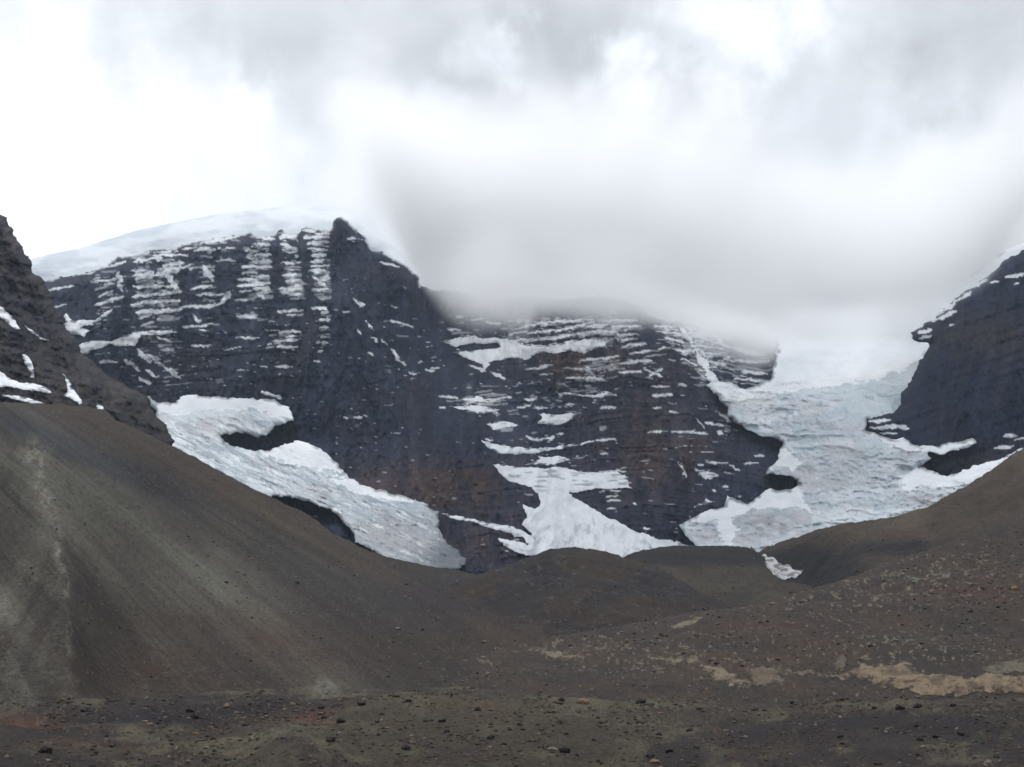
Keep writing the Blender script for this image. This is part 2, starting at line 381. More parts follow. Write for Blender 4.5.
ROCK_A, ROCK_B, ROCK_C = lin((41, 46, 61)) / .72, lin((74, 59, 52)) / .72, lin((26, 31, 45)) / .72
def mountain_color(px, rw, P, S):
    s = strata(px, rw, P)
    brown = 0.75 * gauss(px, rw, 580, 365, 60, 22) + .55 * gauss(px, rw, 650, 440, 60, 60) + .85 * gauss(px, rw, 430, 490, 85, 26) + .6 * gauss(px, rw, 490, 545, 40, 18)
    n = fbm(px / 26, rw / 30, o=4, seed=41)
    c = mixc(np.broadcast_to(ROCK_A, px.shape + (3,)), ROCK_B, np.clip(1.2 * brown + .35 * n, 0, 1))
    c = mixc(c, ROCK_C, np.clip(.35 - .9 * fbm(px / 9, rw / 26, o=4, seed=42), 0, .8))
    c = c * (1 + 0.16 * s + 0.30 * fbm(px / 3, rw / 5, o=3, seed=43) + .45 * fbm((px + .1 * rw) / 16, rw / 60, o=4, seed=50, g=.6))[..., None]
    c = mixc(c, lin((112, 112, 104)) / .72, .5 * sstep(.35, .6, fbm(px / 10, rw / 16, o=3, seed=44)) * gauss(px, rw, 560, 380, 90, 40))
    f = snow_field(px, rw)
    br = fbm(px / 8 + .12 * rw, rw / 3.6, o=5, seed=45, g=.75)
    v = .70 * f + 0.40 * s + 0.66 * br - 0.62
    sn = sstep(-0.05, 0.16, v)
    sn = np.maximum(.9 * sn, .45 * ledge_lines(px, rw, .88 * f, br))
    sn = np.maximum(sn, stroke_mask(px, rw))
    rim = sstep(2.6, 0.6, S) * sstep(-.3, .2, fbm(px / 8, rw / 8, o=2, seed=46)) * (rw < 300) * (px < 440)
    lower = sstep(300, 340, rw)
    dd = dots(px, rw, 7.5, 1.9, .56, 47) * sstep(.0, .3, fbm(px / 50, rw / 24, o=3, seed=48) + .35 * gauss(px, rw, 250, 350, 80, 25) + .35 * gauss(px, rw, 700, 450, 60, 40) + .25 * gauss(px, rw, 470, 370, 40, 40)) * (1 - .8 * gauss(px, rw, 430, 490, 100, 40))
    sn = np.maximum(np.maximum(sn, .8 * rim), .85 * dd)
    dirty = sstep(-.3, .5, fbm(px / 5, rw / 3, o=3, seed=49))
    sc = mixc(np.broadcast_to(SNOW * .96, px.shape + (3,)), np.array([.50, .52, .56]), .32 * dirty)
    return mixc(c, sc, sn)

ROCK_TOP = [(-120, 330), (20, 300), (45, 281), (57, 277), (75, 275), (92, 271), (107, 266), (117, 257), (135, 254), (155, 249), (175, 249), (182, 244), (200, 241),
            (220, 237), (240, 235), (250, 231), (256, 236), (276, 235), (281, 229), (288, 235), (301, 232), (306, 226), (318, 229), (328, 231), (333, 222),
            (342, 217), (348, 221), (356, 230), (366, 236), (372, 250), (386, 254), (396, 260), (408, 267), (417, 276), (420, 286), (431, 289), (446, 290),
            (466, 292), (482, 296), (500, 298), (530, 296), (560, 300), (590, 297), (620, 300), (640, 306), (660, 320), (700, 325), (740, 338), (765, 345), (778, 356), (790, 375), (800, 392),
            (850, 405), (930, 425), (1000, 432), (1144, 440), (1144, 600), (-120, 600)]
ROCK_D = Depth([(-120, 330, 4500), (45, 283, 4500), (120, 257, 4450), (200, 241, 4380), (256, 236, 4330), (306, 228, 4280), (342, 217, 4150), (372, 250, 4180), (417, 276, 4250), (425, 290, 4320),
                (446, 292, 4720), (520, 280, 4750), (600, 275, 4700), (640, 310, 4450), (700, 330, 4650), (770, 350, 4800),
                (60, 330, 4150), (120, 340, 4080), (200, 330, 4000), (270, 330, 3950), (337, 320, 3830), (337, 400, 3520), (390, 330, 3950), (430, 350, 4120), (442, 330, 4550), (450, 360, 4430), (540, 345, 4350), (606, 345, 4230), (640, 350, 4150), (700, 370, 4330), (770, 378, 4500),
                (100, 385, 3950), (185, 392, 3780), (250, 400, 3660), (290, 412, 3600), (250, 442, 3540), (340, 465, 3330), (440, 510, 3050), (460, 555, 2750), (340, 530, 2750), (400, 440, 3420), (470, 430, 3560), (505, 475, 3330), (527, 500, 3200), (480, 540, 2880), (520, 545, 2870),
                (500, 400, 4050), (545, 440, 3900), (560, 470, 3720), (590, 400, 4080), (640, 430, 3780), (645, 500, 3420), (655, 537, 3180), (700, 450, 3760), (710, 500, 3450), (690, 540, 3150), (785, 443, 3930), (770, 480, 3600), (745, 410, 4250),
                (580, 520, 3280), (600, 552, 3050), (850, 420, 4500), (1000, 450, 4300), (850, 560, 3100), (1100, 560, 3100), (100, 560, 2900), (-100, 560, 2900), (-100, 430, 3900), (600, 595, 2900)])
mountain = relief('mountain', ROCK_TOP, ROCK_D, mountain_color, M_ROCK, step=0.9, jag=1.3, seed=1, rnd=0.015, back=0.02, disp=mountain_disp, key='mountain')
tag(mountain, 'broad dark layered rock mountain streaked with snow ledges, its middle hidden in cloud', 'mountain', kind='structure')

# ---------------------------------------------------------------- ice cap on the summit
def cap_color(px, rw, P, S):
    c = snow_color(px, rw, P, S) * np.array([.90, .93, .95])
    d = sstep(-.1, .4, fbm(px / 28 + rw / 20, rw / 9, o=4, seed=81))
    c = mixc(c, np.array([.48, .55, .60]), .55 * d)
    return c
def cap_disp(px, rw, P, e):
    return 30 * fbm(px / 30, rw / 12, o=4, seed=82) * e, 0
CAP = [(10, 268), (31, 259), (50, 254), (80, 248), (105, 240), (125, 234), (142, 229), (162, 225), (190, 219), (218, 214), (250, 209), (281, 207), (311, 205), (338, 207), (348, 214),
       (361, 225), (376, 236), (391, 244), (406, 257), (418, 270), (431, 284), (456, 287), (475, 292), (480, 330), (10, 330)]
CAP_D = Depth([(10, 268, 5200), (105, 240, 5400), (200, 217, 5400), (311, 205, 5200), (345, 212, 4900), (391, 246, 4800), (431, 285, 4900), (60, 280, 4850), (200, 245, 4800), (300, 232, 4700), (350, 225, 4650), (400, 265, 4680), (450, 295, 4950), (10, 330, 4900), (150, 330, 4850), (340, 290, 4800), (250, 330, 4850), (400, 330, 4850), (480, 330, 5000)])
cap = relief('ice_cap', CAP, CAP_D, cap_color, M_SNOW, jag=0.25, seed=3, w=14, rnd=0.03, back=0.03, disp=cap_disp)
tag(cap, 'smooth pale ice cap draped over the summit behind the left cliff edge', 'ice cap')

# ---------------------------------------------------------------- left crag
def crag_disp(px, rw, P, e):
    a = px - 0.35 * (rw - 300)
    return (40 * ridged(a / 30, rw / 60, o=5, seed=51) + 16 * fbm(px / 6, rw / 6, o=4, seed=52, g=.7) + 7 * noise((rw - .25 * px) / 4, px / 60, seed=56)) * (.3 + .7 * e), 0
def crag_color(px, rw, P, S):
    c = mixc(np.broadcast_to(lin((44, 42, 47)) / .72, px.shape + (3,)), lin((52, 48, 47)) / .72, sstep(-.2, .5, fbm(px / 18, rw / 22, o=4, seed=53) + .5 * gauss(px, rw, 110, 400, 60, 30)))
    c = mixc(c, lin((28, 28, 34)) / .72, .8 * sstep(-.05, .35, fbm(px / 8 + rw / 30, rw / 12, o=4, seed=54)))
    c = c * (1 + .5 * fbm(px / 3.5, rw / 4, o=3, seed=55, g=.75) + .3 * noise((rw - .25 * px + 3 * fbm(px / 20, rw / 20, o=2, seed=58)) / 3.2, px / 40, seed=57))[..., None]
    g = sstep(390, 412, rw - 0.08 * px)
    return mixc(c, lin((46, 43, 42)) / .72, g * .8)
CRAG = [(-300, -90), (-120, 60), (-60, 135), (-25, 180), (0, 211), (4, 215), (9, 225), (16, 236), (22, 247), (30, 262), (34, 274), (41, 277), (45, 284), (50, 295), (54, 307), (62, 315), (66, 330), (75, 340), (82, 355),
        (92, 362), (105, 372), (125, 385), (142, 394), (155, 412), (165, 422), (170, 432), (173, 448), (190, 475), (-300, 475)]
CRAG_D = Depth([(-300, -90, 2900), (-300, 300, 2250), (-300, 475, 1750), (-120, 60, 2700), (0, 213, 2500), (41, 277, 2420), (82, 355, 2300), (142, 394, 2250), (172, 446, 2150), (-100, 250, 2350), (-20, 330, 2150), (40, 370, 2080), (0, 390, 1950), (100, 412, 1980), (-100, 420, 1900), (50, 450, 1850), (-100, 475, 1800), (170, 475, 2050)])
crag = relief('mountain', CRAG, CRAG_D, crag_color, M_CRAG, jag=1.6, seed=5, rnd=0.04, back=0.04, disp=crag_disp, key='crag')
tag(crag, 'dark steep rock crag rising at the left edge above the scree slope', 'mountain', kind='structure')

# ---------------------------------------------------------------- glacier on the left
def ice_color(white, dirt, toe=None, seed=90):
    def f(px, rw, P, S):
        k = .42 if seed == 90 else 0.0
        q = rw - k * px; wq = q + 5 * fbm(px / 26, rw / 16, o=3, seed=seed + 6)
        ice = sstep(366, 396, rw + 8 * fbm(px / 20, rw / 9, o=2, seed=seed + 8)) if seed == 100 else 1.0
        c = np.broadcast_to(np.array([.63, .71, .75]), px.shape + (3,))
        n = fbm(px / 22 + rw / 40, wq / 9, o=5, seed=seed, g=.6)
        c = mixc(c, np.array([.77, .80, .83]), sstep(-.2, .35, n))
        c = mixc(c, np.array([.52, .62, .67]), .75 * sstep(.05, .45, fbm(px / 30, wq / 12, o=4, seed=seed + 1, g=.6)))
        c = mixc(c, np.array([.55, .54, .55]), .6 * sstep(.05, .4, fbm(px / 26, wq / 11, o=3, seed=seed + 9)))
        c = mixc(c, np.array([.30, .42, .49]), np.clip(.85 * ice, 0, 1) * sstep(.42, .8, ridged(px / 15, wq / 5.0, o=4, seed=seed + 2)) * sstep(-.25, .25, fbm(px / 34, rw / 18, o=3, seed=seed + 7)))  # bluish shadow of the crevasses, painted into the ice colour along ridged lines
        c = mixc(c, np.array([.30, .34, .38]), .5 * ice * sstep(.35, .55, fbm(px / 4.5, wq / 2.0, o=4, seed=seed + 10, g=.65)))
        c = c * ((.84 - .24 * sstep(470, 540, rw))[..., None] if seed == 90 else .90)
        if seed == 90:
            w3 = rw - .46 * px + 3 * fbm(px / 22, rw / 14, o=3, seed=seed + 15)
            low = sstep(412, 430, rw)
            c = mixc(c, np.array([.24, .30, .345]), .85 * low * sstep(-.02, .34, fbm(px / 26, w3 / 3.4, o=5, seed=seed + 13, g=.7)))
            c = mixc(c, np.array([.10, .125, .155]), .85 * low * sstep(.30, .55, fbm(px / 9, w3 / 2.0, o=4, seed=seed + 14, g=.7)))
            c = mixc(c, SNOW, .8 * low * sstep(.22, .42, fbm(px / 14, w3 / 2.6, o=4, seed=seed + 16, g=.7)))
        for cx, cy, rx, ry, a in dirt:
            m = a * gauss(px, rw, cx, cy, rx, ry) * (0.75 + .8 * fbm(px / 8, rw / 3.5, o=3, seed=seed + 3))
            c = mixc(c, np.array([.33, .315, .33]), np.clip(m, 0, .95))
        for pl in white:
            x0, y0 = np.min(pl, 0); x1, y1 = np.max(pl, 0)
            q = sstep(-1, 1, 0 * px)
            jx, jy = px + 9 * fbm(px / 11, rw / 6, o=4, seed=seed + 4, g=.65), rw + 6 * fbm(px / 11, rw / 6, o=4, seed=seed + 5, g=.65)
            m = inpoly(jx, jy, pl).astype(float)
            c = mixc(c, SNOW * (1 + .04 * 0), m * np.clip(.86 + .3 * n, 0, 1))
        edge = sstep(3.4, .6, S + 2.2 * fbm(px / 7, rw / 5, o=3, seed=seed + 11)) * sstep(-.15, .2, fbm(px / 16, rw / 12, o=2, seed=seed + 12))
        c = mixc(c, np.array([.13, .135, .15]), .8 * edge)
        if toe is not None:
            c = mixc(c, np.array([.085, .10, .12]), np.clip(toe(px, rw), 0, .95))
        return c
    return f

GL_L = [(145, 397), (157, 401), (175, 402), (185, 394), (200, 395), (220, 397), (256, 396), (278, 401), (290, 407), (293, 421), (287, 422), (273, 427), (266, 436), (256, 437), (246, 433), (232, 434),
        (220, 436), (227, 442), (237, 447), (256, 451), (271, 449), (286, 443), (306, 441), (321, 449), (338, 462), (343, 472), (355, 479), (361, 483), (376, 489), (406, 497), (426, 503), (438, 513), (440, 532),
        (451, 545), (460, 553), (468, 559), (462, 569), (441, 571), (406, 568), (381, 557), (366, 547), (356, 541), (350, 528), (341, 518), (328, 509), (306, 501), (288, 497), (271, 496), (255, 495), (225, 482),
        (200, 468), (165, 450), (155, 412)]
WH_L = [[(150, 398), (185, 390), (255, 393), (296, 404), (292, 424), (286, 418), (255, 411), (225, 408), (187, 413), (157, 415)],
        [(262, 452), (286, 440), (306, 437), (324, 449), (346, 470), (352, 478), (330, 472), (300, 466), (282, 461)],
        [(328, 477), (352, 479), (380, 488), (410, 496), (430, 504), (400, 501), (370, 497), (345, 490)]]
def glacier_l_disp(px, rw, P, e):
    q = rw + 0.35 * px
    rough = sstep(408, 425, rw) + .0
    d = (11 * ridged(px / 18, (rw - .42 * px + 4 * fbm(px / 20, rw / 14, o=3, seed=95)) / 6.0, o=5, seed=93) + 7 * fbm(px / 4.5, (rw - .42 * px) / 3, o=4, seed=94, g=.6)) * (.18 + .82 * rough)
    for pl in WH_L:
        d = d * (1 - .75 * inpoly(px, rw, pl))
    return d * e + 26 * gauss(px, rw, 306, 452, 26, 12) + 14 * gauss(px, rw, 220, 402, 50, 10), 0
GL_L_D = Depth([(150, 398, 3720), (200, 395, 3700), (290, 406, 3500), (262, 437, 3380), (220, 438, 3420), (172, 446, 3250), (240, 450, 3300), (255, 490, 2920), (306, 441, 3240), (338, 468, 3120), (426, 503, 2920), (440, 530, 2760), (462, 555, 2600), (470, 572, 2450), (406, 565, 2470), (350, 532, 2640), (306, 500, 2830)])
e = bpy.data.objects.new('glacier', None); COL.objects.link(e); e.location = world(400, 560, 2600)
tag(e, 'narrow grey-white glacier tongue descending behind the left scree slope', 'glacier')
def lpart(px, rw): return np.where(inpoly(px, rw, WH_L[0]), 0, np.where(rw + .0 * px > 408, 1, 0)).astype(int)
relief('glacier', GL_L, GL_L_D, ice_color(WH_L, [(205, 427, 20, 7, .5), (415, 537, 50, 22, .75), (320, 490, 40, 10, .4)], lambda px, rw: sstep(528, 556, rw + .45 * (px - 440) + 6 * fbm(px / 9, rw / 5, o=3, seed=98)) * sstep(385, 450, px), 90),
       [M_SNOW, M_ICE], step=0.8, w=5, jag=1.6, seed=9, rnd=0.006, back=0.02, disp=glacier_l_disp, parts=(['snow_field', 'ice_tongue'], lpart), parent=e)

# ---------------------------------------------------------------- glacier on the right
GL_R = [(776, 352), (772, 320), (820, 300), (880, 300), (903, 312), (918, 305), (943, 287), (968, 275), (993, 260), (1008, 250), (1023, 242), (1144, 190), (1144, 330), (1000, 330), (945, 335), (940, 350), (935, 375), (925, 400), (915, 415), (900, 418), (868, 419), (866, 430),
        (875, 434), (893, 438), (903, 438), (920, 447), (938, 446), (958, 441), (973, 438), (975, 443), (960, 451), (943, 454), (928, 452), (932, 459), (920, 466), (948, 477), (980, 463), (1000, 458), (1014, 452), (1040, 440),
        (1040, 500), (900, 545), (768, 575), (690, 575), (687, 560), (704, 552), (691, 542), (687, 537), (679, 524), (702, 514), (722, 507), (728, 497), (747, 504), (757, 497), (767, 490), (780, 489), (790, 489), (800, 486), (798, 479), (783, 476), (767, 475),
        (773, 462), (778, 455), (785, 443), (766, 436), (746, 429), (725, 414), (729, 408), (718, 396), (706, 387), (712, 381), (730, 384), (746, 389), (760, 384), (771, 379), (774, 365)]
WH_R = [[(690, 375), (760, 385), (776, 350), (772, 290), (1144, 190), (1144, 330), (930, 343), (920, 362), (880, 378), (830, 386), (780, 393), (740, 402), (712, 392)],
        [(676, 524), (702, 512), (722, 505), (728, 494), (747, 502), (770, 486), (800, 488), (806, 500), (816, 516), (800, 508), (770, 508), (748, 510), (735, 520), (736, 546), (726, 548), (716, 522), (700, 522)],
        [(870, 434), (905, 435), (922, 446), (975, 436), (977, 445), (942, 456), (925, 451), (910, 452), (890, 446)],
        [(905, 492), (900, 480), (918, 466), (948, 477), (980, 463), (1014, 452), (1003, 464), (970, 484), (948, 488), (925, 484)],
        [(767, 455), (785, 447), (800, 460), (795, 470), (778, 465), (772, 470)]]
DIRT_R = [(765, 525, 36, 14, 1.1), (708, 535, 14, 8, .5), (925, 499, 34, 9, 1.0), (832, 424, 22, 6, .6), (860, 470, 60, 16, .45), (905, 455, 16, 7, .7), (790, 466, 12, 6, .55), (700, 536, 16, 7, .4), (850, 505, 50, 8, .3)]
def glacier_r_disp(px, rw, P, e):
    ice = sstep(368, 395, rw)
    d = (25 * ridged(px / 34 - rw / 60, (rw + 5 * fbm(px / 26, rw / 16, o=3, seed=106)) / 11.0, o=5, seed=103) + 11 * fbm(px / 5, rw / 3.6, o=4, seed=104, g=.6)) * (.12 + .88 * ice)
    d += 12 * noise(rw / 6 + 1.2 * fbm(px / 50, rw / 50, o=2, seed=108), px / 90, seed=105) * sstep(340, 370, rw) * sstep(420, 400, rw)
    for pl in WH_R[1:]:
        d = d * (1 - .6 * inpoly(px, rw, pl))
    return d * e + 20 * fbm(px / 60, rw / 30, o=2, seed=106), 0
GL_R_D = Depth([(780, 345, 4520), (800, 310, 4950), (880, 305, 4850), (930, 300, 4500), (993, 260, 4350), (1023, 245, 4300), (1144, 200, 4200), (1144, 330, 3900), (930, 345, 4300), (850, 350, 4420), (712, 385, 4180), (760, 390, 4130), (830, 390, 3950), (905, 395, 3700),
                (746, 429, 3920), (785, 443, 3700), (830, 430, 3480), (868, 425, 3330), (770, 475, 3420), (800, 482, 3250), (850, 470, 3050), (893, 440, 3080), (975, 440, 2930), (935, 452, 2950), (920, 466, 2900), (1014, 454, 2800), (1040, 480, 2700),
                (728, 498, 3200), (680, 524, 3100), (690, 545, 2950), (770, 520, 2900), (850, 520, 2700), (770, 572, 2500), (900, 540, 2500), (690, 572, 2650)])
e = bpy.data.objects.new('glacier', None); COL.objects.link(e); e.location = world(800, 560, 2700)
tag(e, 'wide blue-white icefall glacier pouring out of the cloud between two cliffs', 'glacier')
def rpart(px, rw):
    line = np.interp(px, [690, 712, 740, 780, 830, 880, 920, 940], [372, 394, 402, 393, 386, 378, 362, 345])
    apron = inpoly(px, rw, WH_R[1]) | ((px < 812) & (rw > 490))
    arm = inpoly(px, rw, WH_R[2])
    low = inpoly(px, rw, WH_R[3])
    return np.where(rw < line, 0, np.where(apron, 2, np.where(arm, 3, np.where(low, 4, 1)))).astype(int)
relief('glacier', GL_R, GL_R_D, ice_color(WH_R, DIRT_R, None, 100), [M_SNOW, M_ICE, M_SNOW, M_SNOW, M_SNOW], step=0.8, w=5, jag=1.7, seed=11, rnd=0.006, back=0.02, disp=glacier_r_disp,
       parts=(['snow_field', 'icefall', 'snow_apron', 'snow_arm', 'avalanche_snow'], rpart), parent=e)

# ---------------------------------------------------------------- right cliff
def cliff_disp(px, rw, P, e):
    a = px + .25 * (rw - 350)
    return (44 * ridged(a / 40, rw / 130, o=5, seed=61) + 14 * fbm(px / 6, rw / 12, o=4, seed=62, g=.65) + 6 * noise((rw + .35 * px) / 5, px / 60, seed=63)) * (.2 + .8 * e), 0
def cliff_color(px, rw, P, S):
    c = mixc(np.broadcast_to(lin((34, 39, 54)) / .72, px.shape + (3,)), lin((54, 49, 49)) / .72, np.clip(.75 * gauss(px, rw, 990, 335, 50, 22) + .6 * gauss(px, rw, 985, 460, 60, 16) + .3 * fbm(px / 20, rw / 25, o=4, seed=64), 0, 1))
    c = c * (1 + .5 * fbm(px / 8, rw / 26, o=5, seed=65, g=.65) + .15 * fbm(px / 2.5, rw / 3, o=2, seed=66))[..., None]
    hh = rw + .42 * px
    v = 0.95 * sstep(26, 6, S) * 0 + .75 * gauss(px, rw, 918, 331, 13, 10) + .8 * gauss(px, rw, 945, 313, 18, 8) + .6 * gauss(px, rw, 1012, 275, 16, 5) + .5 * gauss(px, rw, 990, 281, 8, 4) + .75 * gauss(px, rw, 885, 427, 16, 6) + .45 * gauss(px, rw, 1015, 436, 14, 7)
    v = v + .6 * noise(hh / 3.6, px / 40, seed=67) + .3 * fbm(px / 8, rw / 4, o=3, seed=68) - .62
    cs = [(916, 334, 930, 329, 2), (917, 339, 931, 336, 1.6), (914, 330, 924, 324, 1.2), (938, 315, 955, 303, 1.9), (933, 322, 955, 311, 1.6), (955, 302, 972, 292, 1.3), (974, 288, 988, 279, 1), (1006, 277, 1026, 274, 2), (990, 282, 998, 281, 1.3), (1014, 284, 1018, 283, 1),
          (870, 422, 890, 420, 1.6), (868, 428, 905, 426, 1.6), (880, 434, 898, 433, 1), (900, 428, 909, 428, 1), (1004, 436, 1016, 436, 1.4), (996, 448, 1012, 447, 1.2), (1012, 440, 1026, 438, 1.2), (948, 326, 953, 325, .8)]
    return mixc(c, SNOW * .95, np.maximum(.0 * v, stroke_mask(px, rw, cs)))
CLIFF = [(913, 330), (925, 322), (933, 319), (943, 309), (958, 297), (975, 285), (993, 272), (1003, 261), (1023, 251), (1060, 225), (1144, 180), (1330, 90), (1330, 520), (1000, 500), (960, 490), (925, 472), (905, 455), (885, 445), (866, 432), (868, 419), (893, 412), (900, 404), (900, 392), (912, 382), (920, 362), (930, 344), (914, 341)]
CLIFF_D = Depth([(1330, 90, 3600), (1330, 350, 3000), (1330, 520, 2600), (915, 330, 3620), (958, 297, 3560), (1003, 261, 3520), (1144, 180, 3500), (925, 360, 3380), (900, 400, 3320), (870, 425, 3320), (1000, 350, 3180), (1000, 420, 2990), (930, 420, 3150), (1144, 350, 3050), (1144, 450, 2750), (1000, 480, 2860), (930, 470, 3000), (885, 442, 3180), (1144, 520, 2650)])
cliff = relief('mountain', CLIFF, CLIFF_D, cliff_color, M_ROCK, step=0.9, jag=1.2, seed=13, rnd=0.025, back=0.03, disp=cliff_disp, key='cliff')
tag(cliff, 'dark sheer rock cliff at the right edge beside the wide icefall', 'mountain', kind='structure')

# ---------------------------------------------------------------- snow lying on the rock
def snow_patch(key, poly, label, group, thick=8, jag=1.0, seed=0, w=3.0):
    def col(px, rw, P, S):
        c = snow_color(px, rw, P, S)
        m = sstep(.12, .34, fbm(px / 8, rw / 1.9, o=4, seed=seed, g=.65) + .12 * sstep(2.5, .3, S)) * sstep(3.2, .8, S)
        return mixc(c, ROCK_A, .9 * m)
    o = patch('snow_patch', key, poly, M_SNOW, col, thick=thick, jag=jag, seed=seed, w=w)
    return tag(o, label, 'snow patch', group)
G1 = 'snow patches on the central mountain'; G2 = 'snow patches on the left crag'
CONE = [(492, 464), (512, 466), (527, 468), (562, 467), (582, 473), (607, 471), (624, 474), (627, 482), (632, 489), (594, 489), (567, 493), (582, 503), (607, 517), (632, 529), (652, 537), (672, 541), (690, 545), (690, 575), (622, 575), (560, 575), (537, 560),
        (508, 549), (498, 539), (512, 541), (530, 545), (522, 537), (512, 537), (512, 526), (524, 530), (537, 542), (528, 530), (522, 524), (527, 517), (522, 504), (534, 509), (542, 504), (539, 494), (527, 487), (512, 482), (501, 474)]
tag(patch('snow_cone', 'mountain', CONE, M_SNOW, lambda px, rw, P, S: mixc(snow_color(px, rw, P, S), np.array([.36, .37, .40]), np.clip(.55 * sstep(.05, .45, fbm((px - 556) / (3 + np.clip(rw - 480, 0, 99) * .06) + .05 * rw, rw / 12, o=5, seed=76, g=.75)) * sstep(500, 525, rw) + .9 * sstep(.15, .4, fbm(px / 12, rw / 1.9, o=4, seed=78)) * sstep(500, 485, rw), 0, 1)), thick=22, jag=1.2, seed=15, w=6, bl=10),
    'large white avalanche snow cone fanning out at the foot of the central cliff', 'snow cone')
SP = [
    ([(440, 341), (463, 337), (469, 335), (481, 338), (502, 338), (525, 344), (550, 345), (570, 340), (606, 338), (607, 348), (592, 350), (583, 354), (571, 350), (558, 353), (540, 354), (525, 360), (505, 359), (490, 363), (486, 370), (478, 363), (462, 357), (450, 352), (458, 351), (480, 350), (503, 347), (495, 343), (470, 344), (455, 347)], 'wide ragged snow band hugging a dark rock island under the cloud', 10),
    ([(481, 441), (493, 443), (511, 447), (545, 448), (575, 444), (594, 440), (594, 442), (562, 449), (537, 453), (512, 455), (498, 453), (488, 448)], 'long thin snow ledge tapering to the right above the snow cone', 8),
    ([(539, 457), (559, 456), (573, 460), (565, 462), (557, 464), (542, 465), (522, 465), (535, 462)], 'short snow ledge directly above the head of the snow cone', 7),
    ([(538, 413), (559, 415), (570, 412), (582, 411), (576, 416), (570, 420), (559, 424), (545, 424), (537, 423), (543, 418)], 'stubby white snow patch in the middle of the central cliff', 8),
    ([(556, 392), (579, 394), (594, 395), (604, 391), (612, 392), (618, 395), (606, 398), (592, 398), (575, 396), (560, 396)], 'thin wavy snow ledge on the brown band of the central cliff', 6),
    ([(461, 399), (478, 396), (493, 399), (484, 402), (476, 402)], 'small flat snow patch, upper of two beside the dark face', 6),
    ([(451, 406), (471, 405), (491, 408), (503, 415), (498, 417), (491, 413), (478, 414), (462, 410)], 'ragged snow patch, lower of two beside the dark face', 6),
    ([(488, 425), (501, 421), (511, 422), (521, 426), (511, 428), (493, 430)], 'rounded snow patch just above the long thin snow ledge', 6),
    ([(678, 325), (684, 327), (697, 345), (709, 365), (722, 384), (712, 388), (699, 362), (687, 342)], 'straight white snow couloir slanting down to the wide icefall', 8),
    ([(66, 312), (72, 320), (95, 320), (106, 312), (116, 308), (107, 317), (92, 325), (80, 327), (91, 331), (85, 337), (67, 333), (64, 322)], 'bulky white snow patch beside the left crag, upper of two', 9),
    ([(79, 345), (86, 341), (105, 340), (112, 341), (135, 332), (172, 329), (172, 332), (142, 337), (135, 346), (110, 346), (95, 350), (85, 355), (79, 352)], 'club-shaped snow patch beside the left crag, lower of two', 9),
    ([(353, 297), (358, 301), (365, 304), (362, 310), (359, 308)], 'tiny arrow-shaped snow patch high on the dark prow', 6),
    ([(365, 320), (369, 324), (373, 331), (369, 329)], 'tiny slanting snow sliver on the dark prow below the arrow-shaped patch', 5),
    ([(442, 513), (460, 516), (481, 521), (496, 524), (513, 528), (513, 534), (496, 531), (473, 523), (450, 518)], 'thin snow strip running from the glacier toe to the snow cone', 8),
    ([(261, 391), (270, 392), (281, 396), (282, 400), (272, 397), (262, 394)], 'small detached snow slab above the upper left snow field', 6),
    ([(693, 506), (705, 501), (707, 497), (715, 502), (708, 505), (695, 508)], 'small snow wedge left of the icefall apron', 6),
    ([(697, 470), (705, 472), (712, 474), (719, 476), (712, 478), (706, 480), (700, 475)], 'small broken snow patch on the brown lower cliff', 6),
]
for i, (pl, lb, th) in enumerate(SP):
    snow_patch('mountain', pl, lb, G1, thick=th, jag=1.1, seed=200 + i)
SPC = [
    ([(-6, 303), (0, 306), (12, 316), (20, 330), (15, 329), (2, 319), (-6, 314)], 'thin slanting snow streak high on the left crag'),
    ([(25, 325), (37, 334), (49, 341), (40, 339), (30, 332)], 'narrow snow streak near the right side of the left crag'),
    ([(22, 355), (28, 354), (33, 367), (36, 380), (31, 377), (26, 365)], 'upright snow gully patch in the middle of the left crag'),
    ([(-40, 360), (-10, 368), (0, 371), (12, 380), (37, 384), (46, 387), (54, 394), (40, 392), (20, 389), (0, 387), (-40, 380)], 'broadest snow patch, along the foot of the left crag'),
    ([(2, 394), (25, 397), (48, 404), (46, 406), (25, 402), (5, 397)], 'long thin snow strip just below the broadest crag patch'),
    ([(63, 374), (69, 381), (77, 394), (84, 402), (80, 406), (71, 398), (61, 396), (67, 392)], 'forked white snow patch right of the broadest crag patch'),
    ([(97, 403), (103, 405), (102, 412), (98, 411)], 'smallest snow spot at the top of the scree slope'),
]
for i, (pl, lb) in enumerate(SPC):
    snow_patch('crag', pl, lb, G2, thick=7, jag=.8, seed=240 + i)

# ---------------------------------------------------------------- moraine: left slope
def ln(*c): return lin(np.array(c) * np.array([.715, .68, .645])) / .72
def slope_disp(px, rw, P, e):
    x, y = P[..., 0], P[..., 1]
    th = np.arctan2(rw - 240, px + 220) * 60
    r = np.hypot(px + 220, rw - 240)
    d = 3.2 * noise(th * .55, r / 300, seed=111) + 1.8 * noise(th * 1.7, r / 160, seed=112)
    d = d * np.clip(P[..., 1] / 900, .3, 1.5) * .35 + .5 * fbm(x / 9, y / 18, o=4, seed=113, g=.6)
    crest = np.interp(rw, [430, 440, 500, 560, 600, 650, 690], [25, 30, 44, 58, 64, 68, 72]) + 3 * noise(rw / 14, rw * 0, seed=114)
    d = d + 7.0 * np.exp(-(np.sqrt((px - crest) ** 2 + 25) - 5) / 34) * sstep(425, 500, rw) * sstep(705, 640, rw)
    return 0, d * (.15 + .85 * e)
